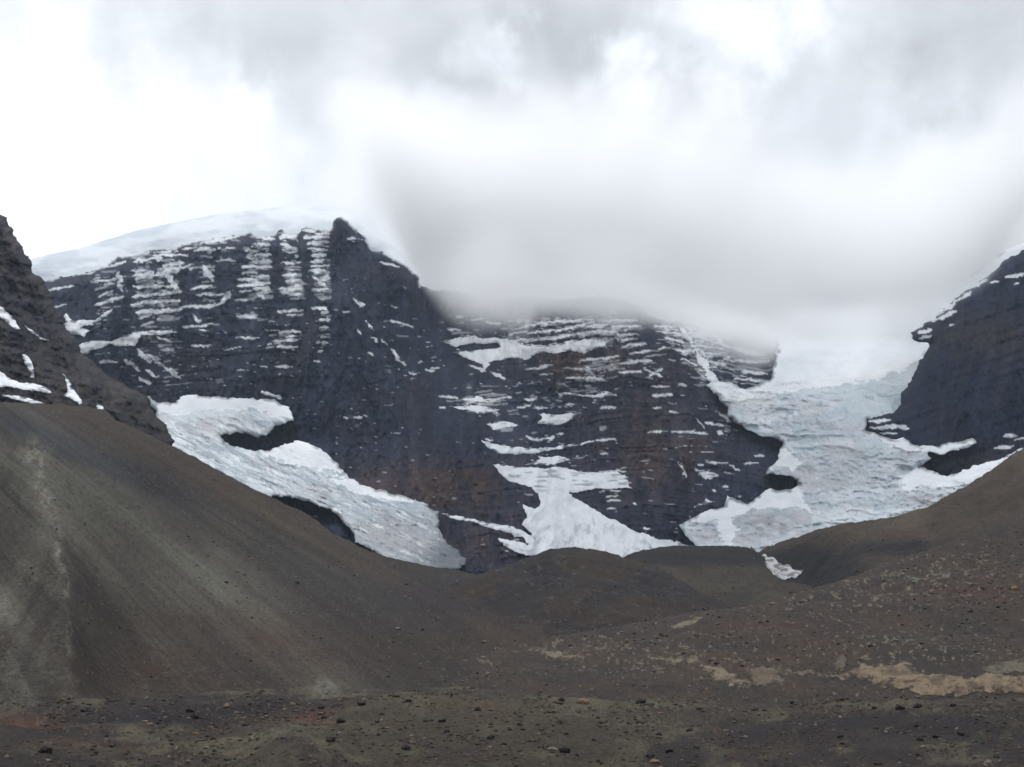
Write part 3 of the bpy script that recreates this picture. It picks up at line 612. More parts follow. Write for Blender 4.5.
def slope_color(px, rw, P, S):
    th = np.arctan2(rw - 240, px + 220) * 60
    r = np.hypot(px + 220, rw - 240)
    st = .5 * noise(th * .35, r / 260, seed=115) + .35 * noise(th * 1.2, r / 200, seed=116) + .25 * noise(th * 3.4, r / 90, seed=117)
    c = np.broadcast_to(ln(64, 60, 55), px.shape + (3,))
    c = mixc(c, ln(94, 96, 89), np.clip(.9 * gauss(px, rw, 60, 500, 90, 70) + .55 * gauss(px, rw, 230, 580, 140, 45) + .6 * st, 0, 1))
    c = mixc(c, ln(70, 55, 45), np.clip((.55 + .9 * fbm(px / 40, rw / 16, o=4, seed=125)) * gauss(px, rw, 180, 660, 200, 36) + .35 * gauss(px, rw, 250, 620, 60, 20) + .8 * gauss(px, rw, 20, 560, 40, 40) * sstep(-.2, .3, st) + .6 * gauss(px, rw, 400, 645, 120, 18) + .7 * np.exp(-((rw - .52 * (px - 172) - 462) / 16) ** 2), 0, .9))
    c = mixc(c, ln(44, 46, 58), np.clip(1.1 * np.exp(-((rw - (432 + .42 * (px - 30))) / 14) ** 2) * sstep(-20, 20, px) * sstep(230, 150, px) + .5 * gauss(px, rw, 430, 600, 100, 25), 0, .8))
    c = mixc(c, ln(82, 78, 58), .55 * np.exp(-((rw - .60 * (px - 215) - 480) / 7) ** 2) * gauss(px, rw, 270, 520, 60, 60))
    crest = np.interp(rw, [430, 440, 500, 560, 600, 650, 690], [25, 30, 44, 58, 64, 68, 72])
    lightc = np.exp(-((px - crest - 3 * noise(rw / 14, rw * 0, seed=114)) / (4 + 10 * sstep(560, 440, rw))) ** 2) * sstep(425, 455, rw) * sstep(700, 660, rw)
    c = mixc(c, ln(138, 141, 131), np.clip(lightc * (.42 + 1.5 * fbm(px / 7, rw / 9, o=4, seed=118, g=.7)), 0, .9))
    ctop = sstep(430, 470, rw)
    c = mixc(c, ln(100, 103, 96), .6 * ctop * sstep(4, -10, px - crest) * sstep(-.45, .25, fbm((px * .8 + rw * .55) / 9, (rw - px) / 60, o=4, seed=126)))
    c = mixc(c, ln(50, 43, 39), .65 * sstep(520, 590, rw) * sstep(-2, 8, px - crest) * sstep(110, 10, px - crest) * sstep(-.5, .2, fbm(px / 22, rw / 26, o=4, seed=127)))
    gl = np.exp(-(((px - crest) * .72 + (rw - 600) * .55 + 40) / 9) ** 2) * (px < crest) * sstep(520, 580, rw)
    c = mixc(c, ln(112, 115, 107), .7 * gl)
    c = mixc(c, ln(112, 116, 108), .7 * np.clip(1.6 * gauss(px, rw, 324, 686, 13, 8) * (.7 + fbm(px / 6, rw / 5, o=3, seed=121)), 0, 1))
    c = mixc(c, ln(46, 41, 40), .6 * sstep(.0, .45, fbm(th / 7, r / 170, o=4, seed=122)))
    sp = fbm(px / 3.0, rw / 2.0, o=3, seed=119, g=.7)
    c = c * (1 + .34 * st + .25 * fbm(px / 6, rw / 3.5, o=4, seed=120, g=.7) + .30 * fbm(px / 1.9, rw / 1.4, o=2, seed=123))[..., None]
    c = mixc(c, ln(108, 104, 96), .5 * sstep(.44, .6, sp)); c = mixc(c, ln(36, 34, 34), .6 * sstep(.40, .56, -sp))
    return c
SLOPE = [(-420, 360), (-120, 392), (0, 402), (60, 404), (105, 410), (117, 421), (140, 431), (172, 446), (200, 459), (225, 474), (255, 489), (288, 505), (308, 514), (331, 532), (351, 542), (368, 550), (388, 557), (431, 566), (456, 569), (485, 578), (520, 605), (560, 650), (600, 760), (-420, 760)]
SLOPE_D = Depth([(-420, 360, 1350), (-420, 470, 900), (-420, 600, 430), (-420, 760, 210), (-120, 392, 1450), (0, 403, 1520), (105, 410, 1650), (172, 446, 1750), (255, 490, 1900), (331, 532, 2050), (388, 557, 2150), (456, 569, 2200), (30, 440, 980), (45, 500, 720), (58, 560, 530), (64, 600, 430), (68, 650, 340), (72, 690, 285),
                 (-60, 470, 950), (-60, 600, 430), (0, 500, 800), (0, 600, 450), (150, 500, 1250), (150, 560, 900), (150, 620, 620), (120, 690, 335), (250, 560, 1300), (250, 620, 850), (250, 680, 450), (350, 600, 1250), (350, 650, 720), (350, 690, 420), (450, 600, 1450), (450, 640, 920), (450, 680, 500), (520, 610, 1300), (545, 650, 760),
                 (90, 440, 1250), (0, 760, 200), (300, 760, 220), (600, 760, 240)])
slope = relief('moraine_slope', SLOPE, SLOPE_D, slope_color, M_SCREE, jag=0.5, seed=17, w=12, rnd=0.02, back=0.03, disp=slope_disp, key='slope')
tag(slope, 'long grey-brown scree slope descending from the left crag to the valley', 'hillside', kind='structure')

# ---------------------------------------------------------------- moraine hills in the middle
def hill_disp(s, a):
    def f(px, rw, P, e):
        return 0, (a * fbm(P[..., 0] / 60, P[..., 1] / 120, o=4, seed=s) + (1.3 * fbm(px / 14, rw / 6, o=4, seed=s + 3, g=.65)) * P[..., 1] / F) * (.3 + .7 * e)
    return f
def hill_color(s, base, alt, dark, spots=0.0):
    def f(px, rw, P, S):
        n = fbm(px / 40, rw / 14, o=4, seed=s)
        c = mixc(np.broadcast_to(base, px.shape + (3,)), alt, sstep(-.3, .4, n))
        c = mixc(c, dark, .75 * sstep(0, .5, fbm(px / 50, rw / 20, o=3, seed=s + 1)))
        c = c * (1 + .40 * fbm(px / 5, rw / 2.6, o=4, seed=s + 2, g=.75))[..., None]
        if spots:
            c = mixc(c, ln(112, 114, 118), spots * sstep(.42, .6, fbm(px / 7, rw / 2.5, o=3, seed=s + 4)))
        return c
    return f
H2 = [(590, 580), (622, 558), (634, 553), (650, 549), (668, 546), (690, 545), (735, 546), (752, 549), (760, 555), (766, 566), (774, 575), (786, 581), (802, 583), (830, 590), (860, 605), (860, 660), (560, 660)]
h2c = hill_color(140, ln(64, 60, 54), ln(72, 70, 58), ln(52, 49, 48))
def hill2_color(px, rw, P, S):
    c = h2c(px, rw, P, S)
    t = sstep(560, 568, rw - 4 * noise(px / 30, px * 0, seed=143))
    return mixc(mixc(c, ln(34, 34, 40), .95), c, t)
h2 = relief('moraine_hill', H2, Depth([(622, 558, 2000), (690, 545, 2050), (770, 549, 2000), (860, 600, 1600), (700, 568, 1800), (700, 600, 1450), (600, 600, 1500), (800, 600, 1450), (700, 660, 1150), (560, 660, 1150), (860, 660, 1150)]), hill2_color, M_SCREE, jag=.7, seed=19, rnd=.03, back=.03, disp=hill_disp(141, 6), key='hill2')
tag(h2, 'low dark moraine hill with an olive skirt below the icefall', 'hill', kind='structure')
H1 = [(400, 640), (430, 600), (455, 582), (480, 574), (500, 567), (530, 556), (550, 549), (575, 547), (600, 550), (625, 557), (645, 563), (670, 575), (700, 592), (740, 612), (780, 640), (780, 680), (400, 680)]
h1 = relief('moraine_hill', H1, Depth([(400, 640, 1150), (455, 582, 1750), (500, 567, 1680), (550, 549, 1650), (600, 550, 1650), (645, 563, 1650), (740, 612, 1250), (550, 590, 1330), (620, 600, 1250), (530, 640, 980), (650, 630, 1020), (450, 640, 1050), (580, 680, 800), (780, 680, 850), (400, 680, 850)]), hill_color(130, ln(44, 41, 42), ln(56, 47, 42), ln(32, 33, 39), .4), M_SCREE, jag=.8, seed=21, rnd=.03, back=.03, disp=hill_disp(131, 7), key='hill1')
tag(h1, 'rounded dark brown moraine hill below the snow cone in the valley centre', 'hill', kind='structure')

# ---------------------------------------------------------------- smooth moraine ridge on the right
def ridge_color(px, rw, P, S):
    n = fbm(px / 50, rw / 18, o=4, seed=150)
    c = mixc(np.broadcast_to(ln(70, 62, 54), px.shape + (3,)), ln(80, 73, 62), sstep(-.3, .5, n))
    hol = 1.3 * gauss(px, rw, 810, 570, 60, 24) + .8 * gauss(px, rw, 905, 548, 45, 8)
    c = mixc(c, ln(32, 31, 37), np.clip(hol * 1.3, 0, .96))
    fold = fbm((px - .7 * rw) / 26, (rw + .55 * px) / 16, o=3, seed=153)
    return c * (1 + .38 * fbm(px / 5, rw / 2.6, o=4, seed=152, g=.75) + .3 * fold)[..., None]
RIDGE = [(735, 575), (750, 556), (768, 546), (793, 538), (818, 529), (843, 523), (860, 522), (893, 517), (923, 508), (943, 497), (968, 484), (1000, 464), (1024, 446), (1144, 385), (1380, 270), (1380, 640), (735, 640)]
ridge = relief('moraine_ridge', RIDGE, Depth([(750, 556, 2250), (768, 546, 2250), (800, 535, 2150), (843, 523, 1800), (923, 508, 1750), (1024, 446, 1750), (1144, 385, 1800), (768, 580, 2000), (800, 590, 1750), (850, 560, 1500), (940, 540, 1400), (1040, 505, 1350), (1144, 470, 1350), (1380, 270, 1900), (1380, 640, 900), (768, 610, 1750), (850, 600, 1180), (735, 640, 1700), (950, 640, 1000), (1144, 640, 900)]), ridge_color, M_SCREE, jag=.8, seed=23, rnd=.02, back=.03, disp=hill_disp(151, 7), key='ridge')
tag(ridge, 'smooth brown moraine ridge climbing to the right edge under the cliff', 'hill', kind='structure')
tag(patch('snow_patch', 'ridge', [(763, 556), (772, 559), (780, 562), (792, 568), (804, 572), (798, 579), (785, 580), (770, 576), (764, 568)], M_SNOW, lambda px, rw, P, S: mixc(snow_color(px, rw, P, S), np.array([.13, .125, .13]), np.clip(.5 + sstep(-.1, .35, fbm(px / 7, rw / 2.0, o=4, seed=77, g=.65)), 0, .95)), thick=2.5, lift=0.2, jag=2.2, seed=260), 'dirty grey leftover snow patch in the dark hollow between moraine hills', 'snow patch')

# ---------------------------------------------------------------- boulder-strewn slope in the middle distance
def bslope_disp(px, rw, P, e):
    x, y = P[..., 0], P[..., 1]
    d = 5 * fbm(x / 90, y / 200, o=2, seed=161) * np.clip(y / 700, .35, 1.2) + (1.6 * fbm(px / 22, rw / 7, o=3, seed=162) + .5 * fbm(px / 5, rw / 3, o=2, seed=164)) * y / F
    return 0, d * (.2 + .8 * e)
def bslope_color(px, rw, P, S):
    x, y = P[..., 0], P[..., 1]
    n = fbm(px / 60, rw / 16, o=4, seed=165)
    c = mixc(np.broadcast_to(ln(63, 57, 53), px.shape + (3,)), ln(70, 60, 53), sstep(-.2, .4, n))
    c = mixc(c, ln(54, 50, 50), .8 * sstep(.0, .45, fbm(px / 40, rw / 10, o=4, seed=166)))
    c = mixc(c, ln(76, 58, 52), .5 * np.clip(gauss(px, rw, 770, 632, 80, 12) + gauss(px, rw, 950, 590, 80, 14), 0, 1))
    c = c * (1 + .50 * fbm(px / 5, rw / 2.4, o=4, seed=167, g=.75))[..., None]
    sp = fbm(px / 4.2, rw / 2.2, o=3, seed=168, g=.7)
    zone = .35 + np.clip(gauss(px, rw, 600, 645, 90, 14) + gauss(px, rw, 820, 600, 90, 22) + gauss(px, rw, 930, 575, 90, 24) + gauss(px, rw, 920, 650, 130, 16) + gauss(px, rw, 680, 665, 90, 12), 0, 1)
    c = mixc(c, ln(128, 122, 108), .9 * sstep(.46, .60, sp + .26 * (zone - .6)))
    return mixc(c, ln(32, 30, 31), .7 * sstep(.42, .6, -sp))
BSL = [(400, 675), (440, 660), (470, 651), (500, 643), (530, 639), (580, 632), (640, 622), (700, 610), (760, 605), (800, 592), (830, 583), (880, 566), (940, 545), (1000, 522), (1040, 506), (1144, 465), (1250, 430), (1480, 360), (1480, 770), (380, 770)]
bsl = relief('boulder_slope', BSL, Depth([(1480, 360, 1250), (1480, 600, 700), (1480, 700, 330), (1480, 770, 240), (1300, 414, 1230), (400, 675, 560), (470, 651, 780), (530, 639, 860), (640, 622, 920), (700, 610, 960), (830, 583, 1020), (940, 545, 1090), (1040, 506, 1150), (1144, 465, 1200), (700, 650, 560), (700, 680, 390), (900, 600, 830), (900, 640, 570), (1000, 640, 540), (1000, 680, 390), (850, 680, 385), (600, 680, 420), (500, 690, 380), (700, 700, 310), (900, 710, 290), (1100, 600, 720), (1100, 700, 320), (400, 720, 300), (500, 770, 240), (900, 770, 240), (1144, 770, 240)]), bslope_color, M_RUBBLE, jag=.6, seed=25, w=12, rnd=.02, back=.03, disp=bslope_disp, key='bslope')
tag(bsl, 'reddish brown boulder-strewn slope across the right of the valley floor', 'hillside', kind='structure')

# ---------------------------------------------------------------- foreground rubble
def fg_disp(px, rw, P, e):
    x, y = P[..., 0], P[..., 1]
    d = 1.0 * fbm(x / 20, y / 50, o=2, seed=171) + (3.0 * fbm(px / 40, rw / 9, o=3, seed=172) + 1.0 * fbm(px / 7, rw / 4, o=3, seed=173, g=.6)) * y / F
    d = d + 2.6 * gauss(px, rw, 295, 765, 50, 34) + 1.6 * gauss(px, rw, 420, 700, 70, 16)
    return 0, d * (.25 + .75 * e)
def fg_color(px, rw, P, S):
    x, y = P[..., 0], P[..., 1]
    c = np.broadcast_to(ln(60, 54, 50), px.shape + (3,))
    n = fbm(px / 45, rw / 11, o=4, seed=175)
    c = mixc(c, ln(90, 88, 74), np.clip(sstep(-.1, .4, n) * .9 + .7 * gauss(px, rw, 290, 755, 60, 22) + .5 * gauss(px, rw, 560, 720, 170, 26), 0, 1))
    c = mixc(c, ln(32, 30, 36), np.clip(1.2 * gauss(px, rw, 200, 712, 150, 18) + 1.0 * gauss(px, rw, 880, 735, 180, 22) + .8 * gauss(px, rw, 30, 740, 60, 16) + .6 * gauss(px, rw, 430, 692, 60, 6) - .15 + .7 * fbm(px / 22, rw / 6, o=4, seed=176), 0, .95))
    c = mixc(c, ln(88, 60, 46), .85 * np.clip(gauss(px, rw, 310, 722, 28, 12) + gauss(px, rw, 20, 722, 36, 8) + .7 * gauss(px, rw, 90, 756, 40, 10) + .5 * gauss(px, rw, 480, 728, 50, 8), 0, 1))
    c = mixc(c, ln(108, 112, 104), .7 * np.clip(1.5 * gauss(px, rw, 322, 692, 13, 6) * (.7 + fbm(px / 6, rw / 4, o=3, seed=179)), 0, 1))
    c = c * (1 + .50 * fbm(px / 7, rw / 3.0, o=5, seed=177, g=.65))[..., None]
    c = mixc(c, ln(104, 82, 64), .5 * sstep(.30, .55, fbm(px / 5, rw / 2.6, o=4, seed=180, g=.75)) * sstep(-.1, .3, fbm(px / 60, rw / 14, o=2, seed=181)))
    sp = fbm(px / 3.2, rw / 2.0, o=3, seed=178, g=.7)
    c = mixc(c, ln(112, 104, 92), .75 * sstep(.44, .60, sp)); c = mixc(c, ln(20, 19, 22), .85 * sstep(.30, .52, -sp))
    return c
FG = [(-420, 722), (-300, 716), (-200, 712), (-120, 712), (-40, 706), (0, 704), (30, 707), (60, 703), (85, 698), (110, 700), (150, 695), (185, 697), (215, 692), (250, 691), (280, 686), (310, 687), (325, 694), (340, 693), (360, 687), (380, 689), (420, 685), (450, 684), (475, 681), (490, 686), (510, 692),
      (540, 693), (560, 698), (590, 697), (620, 701), (660, 696), (700, 698), (730, 704), (760, 703), (800, 706), (850, 701), (880, 703), (900, 698), (930, 700), (960, 697), (1000, 699), (1024, 696), (1144, 694), (1250, 690), (1480, 680), (1480, 900), (-420, 900)]
FG_D = Depth([(-420, 722, 225), (1480, 680, 260), (-420, 767, 118), (1480, 767, 118), (-420, 900, 58), (1480, 900, 58), (-120, 706, 235), (0, 703, 238), (150, 695, 250), (310, 688, 262), (475, 682, 270), (620, 699, 245), (760, 704, 240), (900, 699, 245), (1144, 694, 250), (0, 767, 118), (300, 767, 112), (512, 767, 118), (700, 767, 118), (1024, 767, 118), (500, 725, 165), (900, 735, 160), (200, 730, 162), (0, 900, 58), (512, 900, 58), (1144, 900, 58), (-120, 900, 58)])
fg = relief('ground', FG, FG_D, fg_color, M_RUBBLE, jag=.9, seed=27, w=12, rnd=.02, back=.03, disp=fg_disp, key='fg0')
tag(fg, 'dark stony rubble ground with greenish and rusty patches along the near edge', 'ground', kind='structure')

def fg_mound(poly, crest, label, tint, m, seed):
    """A bank of loose rubble standing a little in front of the ground behind it."""
    dep = lambda px, rw: FG_D(px, rw) * np.interp(rw, [crest, crest + 45], [.985, .93])
    def col(px, rw, P, S):
        c = fg_color(px, rw + 17, P, S)
        return mixc(c, tint * (1 + .4 * fbm(px / 6, rw / 3, o=4, seed=seed + 1, g=.7))[..., None], m * sstep(-.5, .3, fbm(px / 30, rw / 12, o=3, seed=seed)))
    o = relief('rubble_mound', poly, dep, col, M_RUBBLE, jag=.7, seed=seed, w=14, rnd=.03, back=.03, disp=fg_disp, key='mound%d' % ((seed - 500) // 10))
    return tag(o, label, 'mound', kind='structure')
fg_mound([(205, 800), (228, 772), (250, 757), (272, 743), (284, 737), (296, 735), (310, 740), (322, 750), (340, 760), (362, 774), (378, 800)], 735, 'low cone-shaped heap of olive grey gravel at the bottom left of centre', ln(82, 80, 70), .85, 500)
fg_mound([(318, 760), (336, 712), (350, 700), (372, 695), (400, 692), (432, 694), (462, 691), (486, 696), (520, 704), (560, 712), (600, 722), (640, 740), (660, 765), (660, 800), (318, 800)], 692, 'broad greenish grey rubble bank left of the bottom centre', ln(68, 65, 55), .6, 510)
fg_mound([(600, 800), (640, 752), (680, 738), (730, 726), (790, 719), (850, 716), (900, 712), (960, 714), (1010, 710), (1060, 712), (1144, 708), (1144, 800)], 712, 'dark purplish rubble bank across the bottom right', ln(42, 39, 43), .8, 520)
fg_mound([(-120, 726), (-60, 728), (0, 724), (30, 727), (60, 733), (95, 742), (130, 752), (170, 762), (200, 775), (210, 800), (-120, 800)], 726, 'dark rust-spotted rubble bank in the bottom left corner', ln(44, 40, 42), .7, 530)

V = np.array([[x, y, z] for y, z in ((63, -18.3), (30, -17.5), (-60, -16), (-300, -14)) for x in np.linspace(-300, 300, 13)])
Fc = np.array([[a * 13 + b, a * 13 + b + 1, (a + 1) * 13 + b + 1, (a + 1) * 13 + b] for a in range(3) for b in range(12)])[:, ::-1]
tag(link_mesh('ground', V, Fc, M_RUBBLE, np.broadcast_to(ln(60, 55, 50), (len(V), 3))), 'stony ground under the viewpoint', 'ground', kind='structure')
# sheet under everything, reaching the horizon
V = np.array([[-13000, -4000, -75], [13000, -4000, -75], [13000, 22000, -75], [-13000, 22000, -75]], float)
base = link_mesh('terrain', V, np.array([[0, 1, 2, 3]]), M_SCREE, np.broadcast_to(ln(66, 60, 54), (4, 3)))
tag(base, 'valley ground reaching the horizon', 'ground', kind='structure')

# ---------------------------------------------------------------- pale banks and outcrops
def bank_color(a, b, s):
    def f(px, rw, P, S):
        n = fbm(px / 12, rw / 4, o=5, seed=s, g=.6)
        c = mixc(np.broadcast_to(a, px.shape + (3,)), b, sstep(-.25, .35, n))
        c = mixc(c, ln(66, 60, 54), np.clip(sstep(.02, .4, fbm(px / 9, rw / 3, o=4, seed=s + 2, g=.7) + .36 * sstep(4.5, .3, S) - .10), 0, .93))
        return c * (1 + .30 * fbm(px / 3, rw / 3, o=3, seed=s + 1))[..., None]
    return f
TAN, TAN2, PALE, PALE2 = ln(138, 126, 106), ln(108, 99, 86), ln(136, 129, 113), ln(112, 108, 98)
GB = 'pale eroded banks on the boulder slope'
BANKS = [
    ([(820, 671), (838, 674), (852, 668), (868, 664), (885, 664), (902, 663), (913, 668), (930, 674), (950, 676), (965, 678), (976, 685), (984, 693), (975, 695), (950, 695), (925, 694), (908, 692), (890, 688), (868, 681), (845, 678), (828, 676)], TAN, TAN2, 'largest tan sandy bank right of centre on the valley floor', 2.0),
    ([(970, 680), (985, 676), (1000, 676), (1024, 676), (1060, 674), (1110, 676), (1110, 696), (1024, 697), (996, 696), (986, 693), (974, 688)], TAN, TAN2, 'tan sandy bank touching the right edge of the picture', 2.0),
    ([(978, 674), (990, 668), (1005, 664), (1030, 663), (1060, 665), (1060, 674), (1024, 675), (1000, 677)], PALE2, ln(92, 96, 88), 'grey-green pale bank above the right-edge tan bank', 1.5),
    ([(752, 669), (775, 666), (800, 669), (826, 670), (822, 674), (795, 673), (770, 673)], TAN2, PALE2, 'thin dull strip of pale earth joining the ochre bank to the largest tan bank', 1.0),
    ([(700, 665), (716, 667), (728, 672), (742, 676), (752, 684), (745, 688), (730, 684), (716, 679), (705, 672)], PALE, TAN2, 'pale V-shaped bank with a dark cut, left of the largest tan bank', 1.6),
    ([(740, 672), (756, 668), (775, 671), (782, 680), (770, 688), (755, 687), (750, 680)], TAN2, PALE2, 'dull ochre bank right of the dark V-shaped cut', 1.6),
    ([(645, 656), (660, 658), (672, 660), (690, 658), (712, 657), (705, 662), (690, 664), (676, 664), (660, 662)], PALE, PALE2, 'thin pale wavy bank running left of the V-shaped bank', 1.3),
    ([(524, 644), (540, 645), (556, 648), (570, 650), (560, 653), (545, 650), (530, 648)], PALE, PALE2, 'pale rock ledge at the foot of the rounded moraine hill', 1.3),
    ([(553, 653), (565, 652), (578, 649), (588, 649), (582, 654), (565, 657), (556, 656)], ln(132, 118, 100), PALE2, 'peach rock ledge just below the pale ledge by the moraine hill', 1.3),
    ([(900, 579), (912, 576), (922, 573), (940, 572), (958, 573), (950, 576), (930, 577), (912, 582)], ln(112, 116, 102), PALE2, 'pale greenish rock ledge high on the right boulder slope', 1.4),
    ([(670, 626), (684, 623), (698, 620), (702, 622), (690, 626), (676, 628)], PALE, PALE2, 'thin pale ledge on the crest of the boulder slope', 1.2),
    ([(462, 652), (475, 654), (486, 655), (484, 657), (470, 655)], PALE, PALE2, 'thin pale slab, uppermost of the slabs left of centre', 1.0),
    ([(476, 658), (488, 659), (498, 662), (494, 663), (480, 661)], PALE, PALE2, 'long pale slab below the uppermost slab left of centre', 1.0),
    ([(484, 674), (492, 674), (498, 675), (494, 677), (486, 676)], ln(126, 108, 96), PALE2, 'short pinkish slab, lowest of the slabs left of centre', 1.0),
    ([(829, 666), (836, 660), (846, 660), (848, 666), (838, 669)], PALE2, ln(96, 90, 82), 'rounded grey rock hump at the left tip of the largest tan bank', 1.8),
]
for i, (pl, a, b, lb, th) in enumerate(BANKS):
    o = patch('earth_bank' if i < 7 else 'rock_ledge', 'bslope', pl, M_SAND, bank_color(a, b, 300 + i * 3), thick=th * 1.2, lift=th * .5, step=.6, w=6, jag=2.2, seed=280 + i, bl=0)
    tag(o, lb, 'earth bank' if i < 7 else 'rock ledge', GB if i < 7 else 'pale rock ledges on the boulder slope')

# ---------------------------------------------------------------- boulders
def stone_mesh(name, seed, mat, sub=2):
    import bmesh
    bm = bmesh.new(); bmesh.ops.create_icosphere(bm, subdivisions=sub, radius=1)
    r = np.random.default_rng(seed)
    pl = [(np.array(v) / np.linalg.norm(v), d) for v, d in zip(r.normal(size=(9, 3)), r.uniform(.55, .95, 9))]
    sc = np.array([r.uniform(.9, 1.35), r.uniform(.8, 1.1), r.uniform(.55, .85)])
    for v in bm.verts:
        p = np.array(v.co)
        for n, d in pl:
            t = p @ n
            if t > d: p = p - n * (t - d)
        p = p * (1 + .08 * r.normal()) * sc
        v.co = p
    me = bpy.data.meshes.new(name); bm.to_mesh(me); bm.free()
    me.materials.append(mat)
    return me

def stone_material(name, c1, c2, scale):
    m, nt, N, L = nodes_of(name)
    out = N.new('ShaderNodeOutputMaterial'); b = N.new('ShaderNodeBsdfPrincipled'); b.inputs['Roughness'].default_value = .9; b.inputs['Specular IOR Level'].default_value = .2
    tc = N.new('ShaderNodeTexCoord'); n = N.new('ShaderNodeTexNoise'); n.inputs['Scale'].default_value = scale; n.inputs['Detail'].default_value = 5
    L.new(tc.outputs['Object'], n.inputs['Vector'])
    cr = N.new('ShaderNodeValToRGB'); cr.color_ramp.elements[0].position = .35; cr.color_ramp.elements[1].position = .68
    cr.color_ramp.elements[0].color = (*c1, 1); cr.color_ramp.elements[1].color = (*c2, 1)
    L.new(n.outputs['Fac'], cr.inputs[0]); L.new(cr.outputs[0], b.inputs['Base Color'])
    bp = N.new('ShaderNodeBump'); bp.inputs['Strength'].default_value = .5; bp.inputs['Distance'].default_value = .1
    L.new(n.outputs['Fac'], bp.inputs['Height']); L.new(bp.outputs[0], b.inputs['Normal']); L.new(b.outputs[0], out.inputs[0])
    return m
S_DARK = stone_material('dark_stone', ln(48, 46, 49), ln(72, 69, 70), 2)
S_BROWN = stone_material('rusty_stone', ln(84, 66, 56), ln(112, 88, 74), 2)
S_PALE = stone_material('pale_stone', ln(124, 122, 114), ln(160, 154, 142), 2)
S_TAN = stone_material('tan_stone', ln(134, 112, 92), ln(160, 138, 114), 2)
KINDS = {'dark': S_DARK, 'rusty': S_BROWN, 'pale': S_PALE, 'tan': S_TAN}
MESH = {k: [stone_mesh('boulder', 10 * i + j, m) for j in range(4)] for i, (k, m) in enumerate(KINDS.items())}

def boulder(px, row, size_px, kind, key, label, group=None, flat=1.0):
    Y, dz = sample(key, px, row)
    if not np.isfinite(Y): return None
    p = world(float(px), float(row), float(Y)); p[2] += dz
    o = bpy.data.objects.new('boulder', random.choice(MESH[kind])); COL.objects.link(o)
    s = size_px * Y / F / 2
    o.location = (p[0], p[1], p[2] + s * .25)
    o.scale = (s, s, s * random.uniform(.8, 1.1) * flat); o.rotation_euler = (random.uniform(-.2, .2), random.uniform(-.2, .2), random.uniform(0, 6.28))
    return tag(o, label, 'boulder', group)

GF = 'single boulders picked out on the ground'
NAMED = [(227, 706, 8, 'tan', 'fg', 'tan pointed boulder lying on the dark rubble band'), (196, 737, 9, 'tan', 'fg', 'round orange-tan boulder, brightest on the dark rubble at lower left'),
         (150, 725, 6, 'tan', 'fg', 'pale yellowish boulder left of the round orange-tan boulder'), (213, 744, 7, 'rusty', 'fg', 'pinkish boulder beside the round orange-tan boulder'),
         (584, 703, 13, 'tan', 'fg', 'biggest ochre boulder standing at the near edge of the valley floor'), (655, 760, 9, 'tan', 'fg', 'orange boulder at the bottom edge right of centre'),
         (898, 763, 9, 'rusty', 'fg', 'red-orange boulder half cut off at the bottom edge'), (988, 761, 8, 'pale', 'fg', 'pale grey boulder near the bottom right corner'),
         (840, 747, 6, 'tan', 'fg', 'small orange boulder on the dark rubble at lower right'), (365, 708, 8, 'pale', 'fg', 'whitish flat boulder left of the low rubble hump'),
         (321, 716, 6, 'pale', 'fg', 'small whitish boulder above the rusty earth patch'), (552, 749, 10, 'pale', 'fg', 'pale grey boulder resting against a black boulder at bottom centre'),
         (565, 750, 12, 'dark', 'fg', 'black boulder to the right of the pale grey one at bottom centre'), (772, 606, 7, 'pale', 'bslope', 'whitish boulder on the crest of the boulder slope'),
         (398, 630, 7, 'pale', 'slope', 'whitish boulder alone low on the scree slope'), (206, 750, 6, 'pale', 'fg', 'small chalky boulder under the pinkish boulder'),
         (834, 695, 5, 'pale', 'bslope', 'small white boulder under the largest tan bank'), (484, 643, 7, 'pale', 'slope', 'whitish boulder above the pale slabs left of centre'),
         (110, 748, 9, 'rusty', 'fg', 'dark red boulder low on the left rubble'), (251, 747, 6, 'pale', 'fg', 'pale grey boulder on top of the small gravel heap'),
         (1015, 590, 8, 'tan', 'bslope', 'pinkish tan boulder at the right edge of the boulder slope'), (886, 730, 6, 'pale', 'fg', 'small pale boulder in the middle of the dark lower-right rubble')]
for a in NAMED: boulder(*a, group=GF)
LAB = {('fg', 'dark'): ('dark grey boulder among the near rubble', 'dark boulders in the near rubble'), ('fg', 'rusty'): ('rusty brown boulder among the near rubble', 'rusty boulders in the near rubble'),
       ('fg', 'pale'): ('small pale boulder among the near rubble', 'pale boulders in the near rubble'), ('fg', 'tan'): ('small tan boulder among the near rubble', 'tan boulders in the near rubble'),
       ('bslope', 'dark'): ('dark boulder scattered on the reddish boulder slope', 'dark boulders on the boulder slope'), ('bslope', 'rusty'): ('rusty boulder scattered on the reddish boulder slope', 'rusty boulders on the boulder slope'),
       ('bslope', 'pale'): ('pale boulder scattered on the reddish boulder slope', 'pale boulders on the boulder slope'), ('bslope', 'tan'): ('tan boulder scattered on the reddish boulder slope', 'tan boulders on the boulder slope'),
       ('slope', 'dark'): ('dark boulder lying on the long scree slope', 'dark boulders on the scree slope'), ('slope', 'pale'): ('pale boulder lying on the long scree slope', 'pale boulders on the scree slope'), ('slope', 'rusty'): ('rusty boulder lying on the long scree slope', 'rusty boulders on the scree slope')}
R = random.Random(3)
n = 0
while n < 130:
    px, row = R.uniform(2, 1022), R.uniform(700, 765)
    k = R.choices(['dark', 'rusty', 'pale', 'tan'], [.58, .2, .17, .05])[0]
    l, g = LAB[('fg', k)]
    if boulder(px, row, 4 + 9 * R.random() ** 2.2 if k == 'dark' else 2.5 + 4.5 * R.random() ** 2, k, 'fg', l, g): n += 1
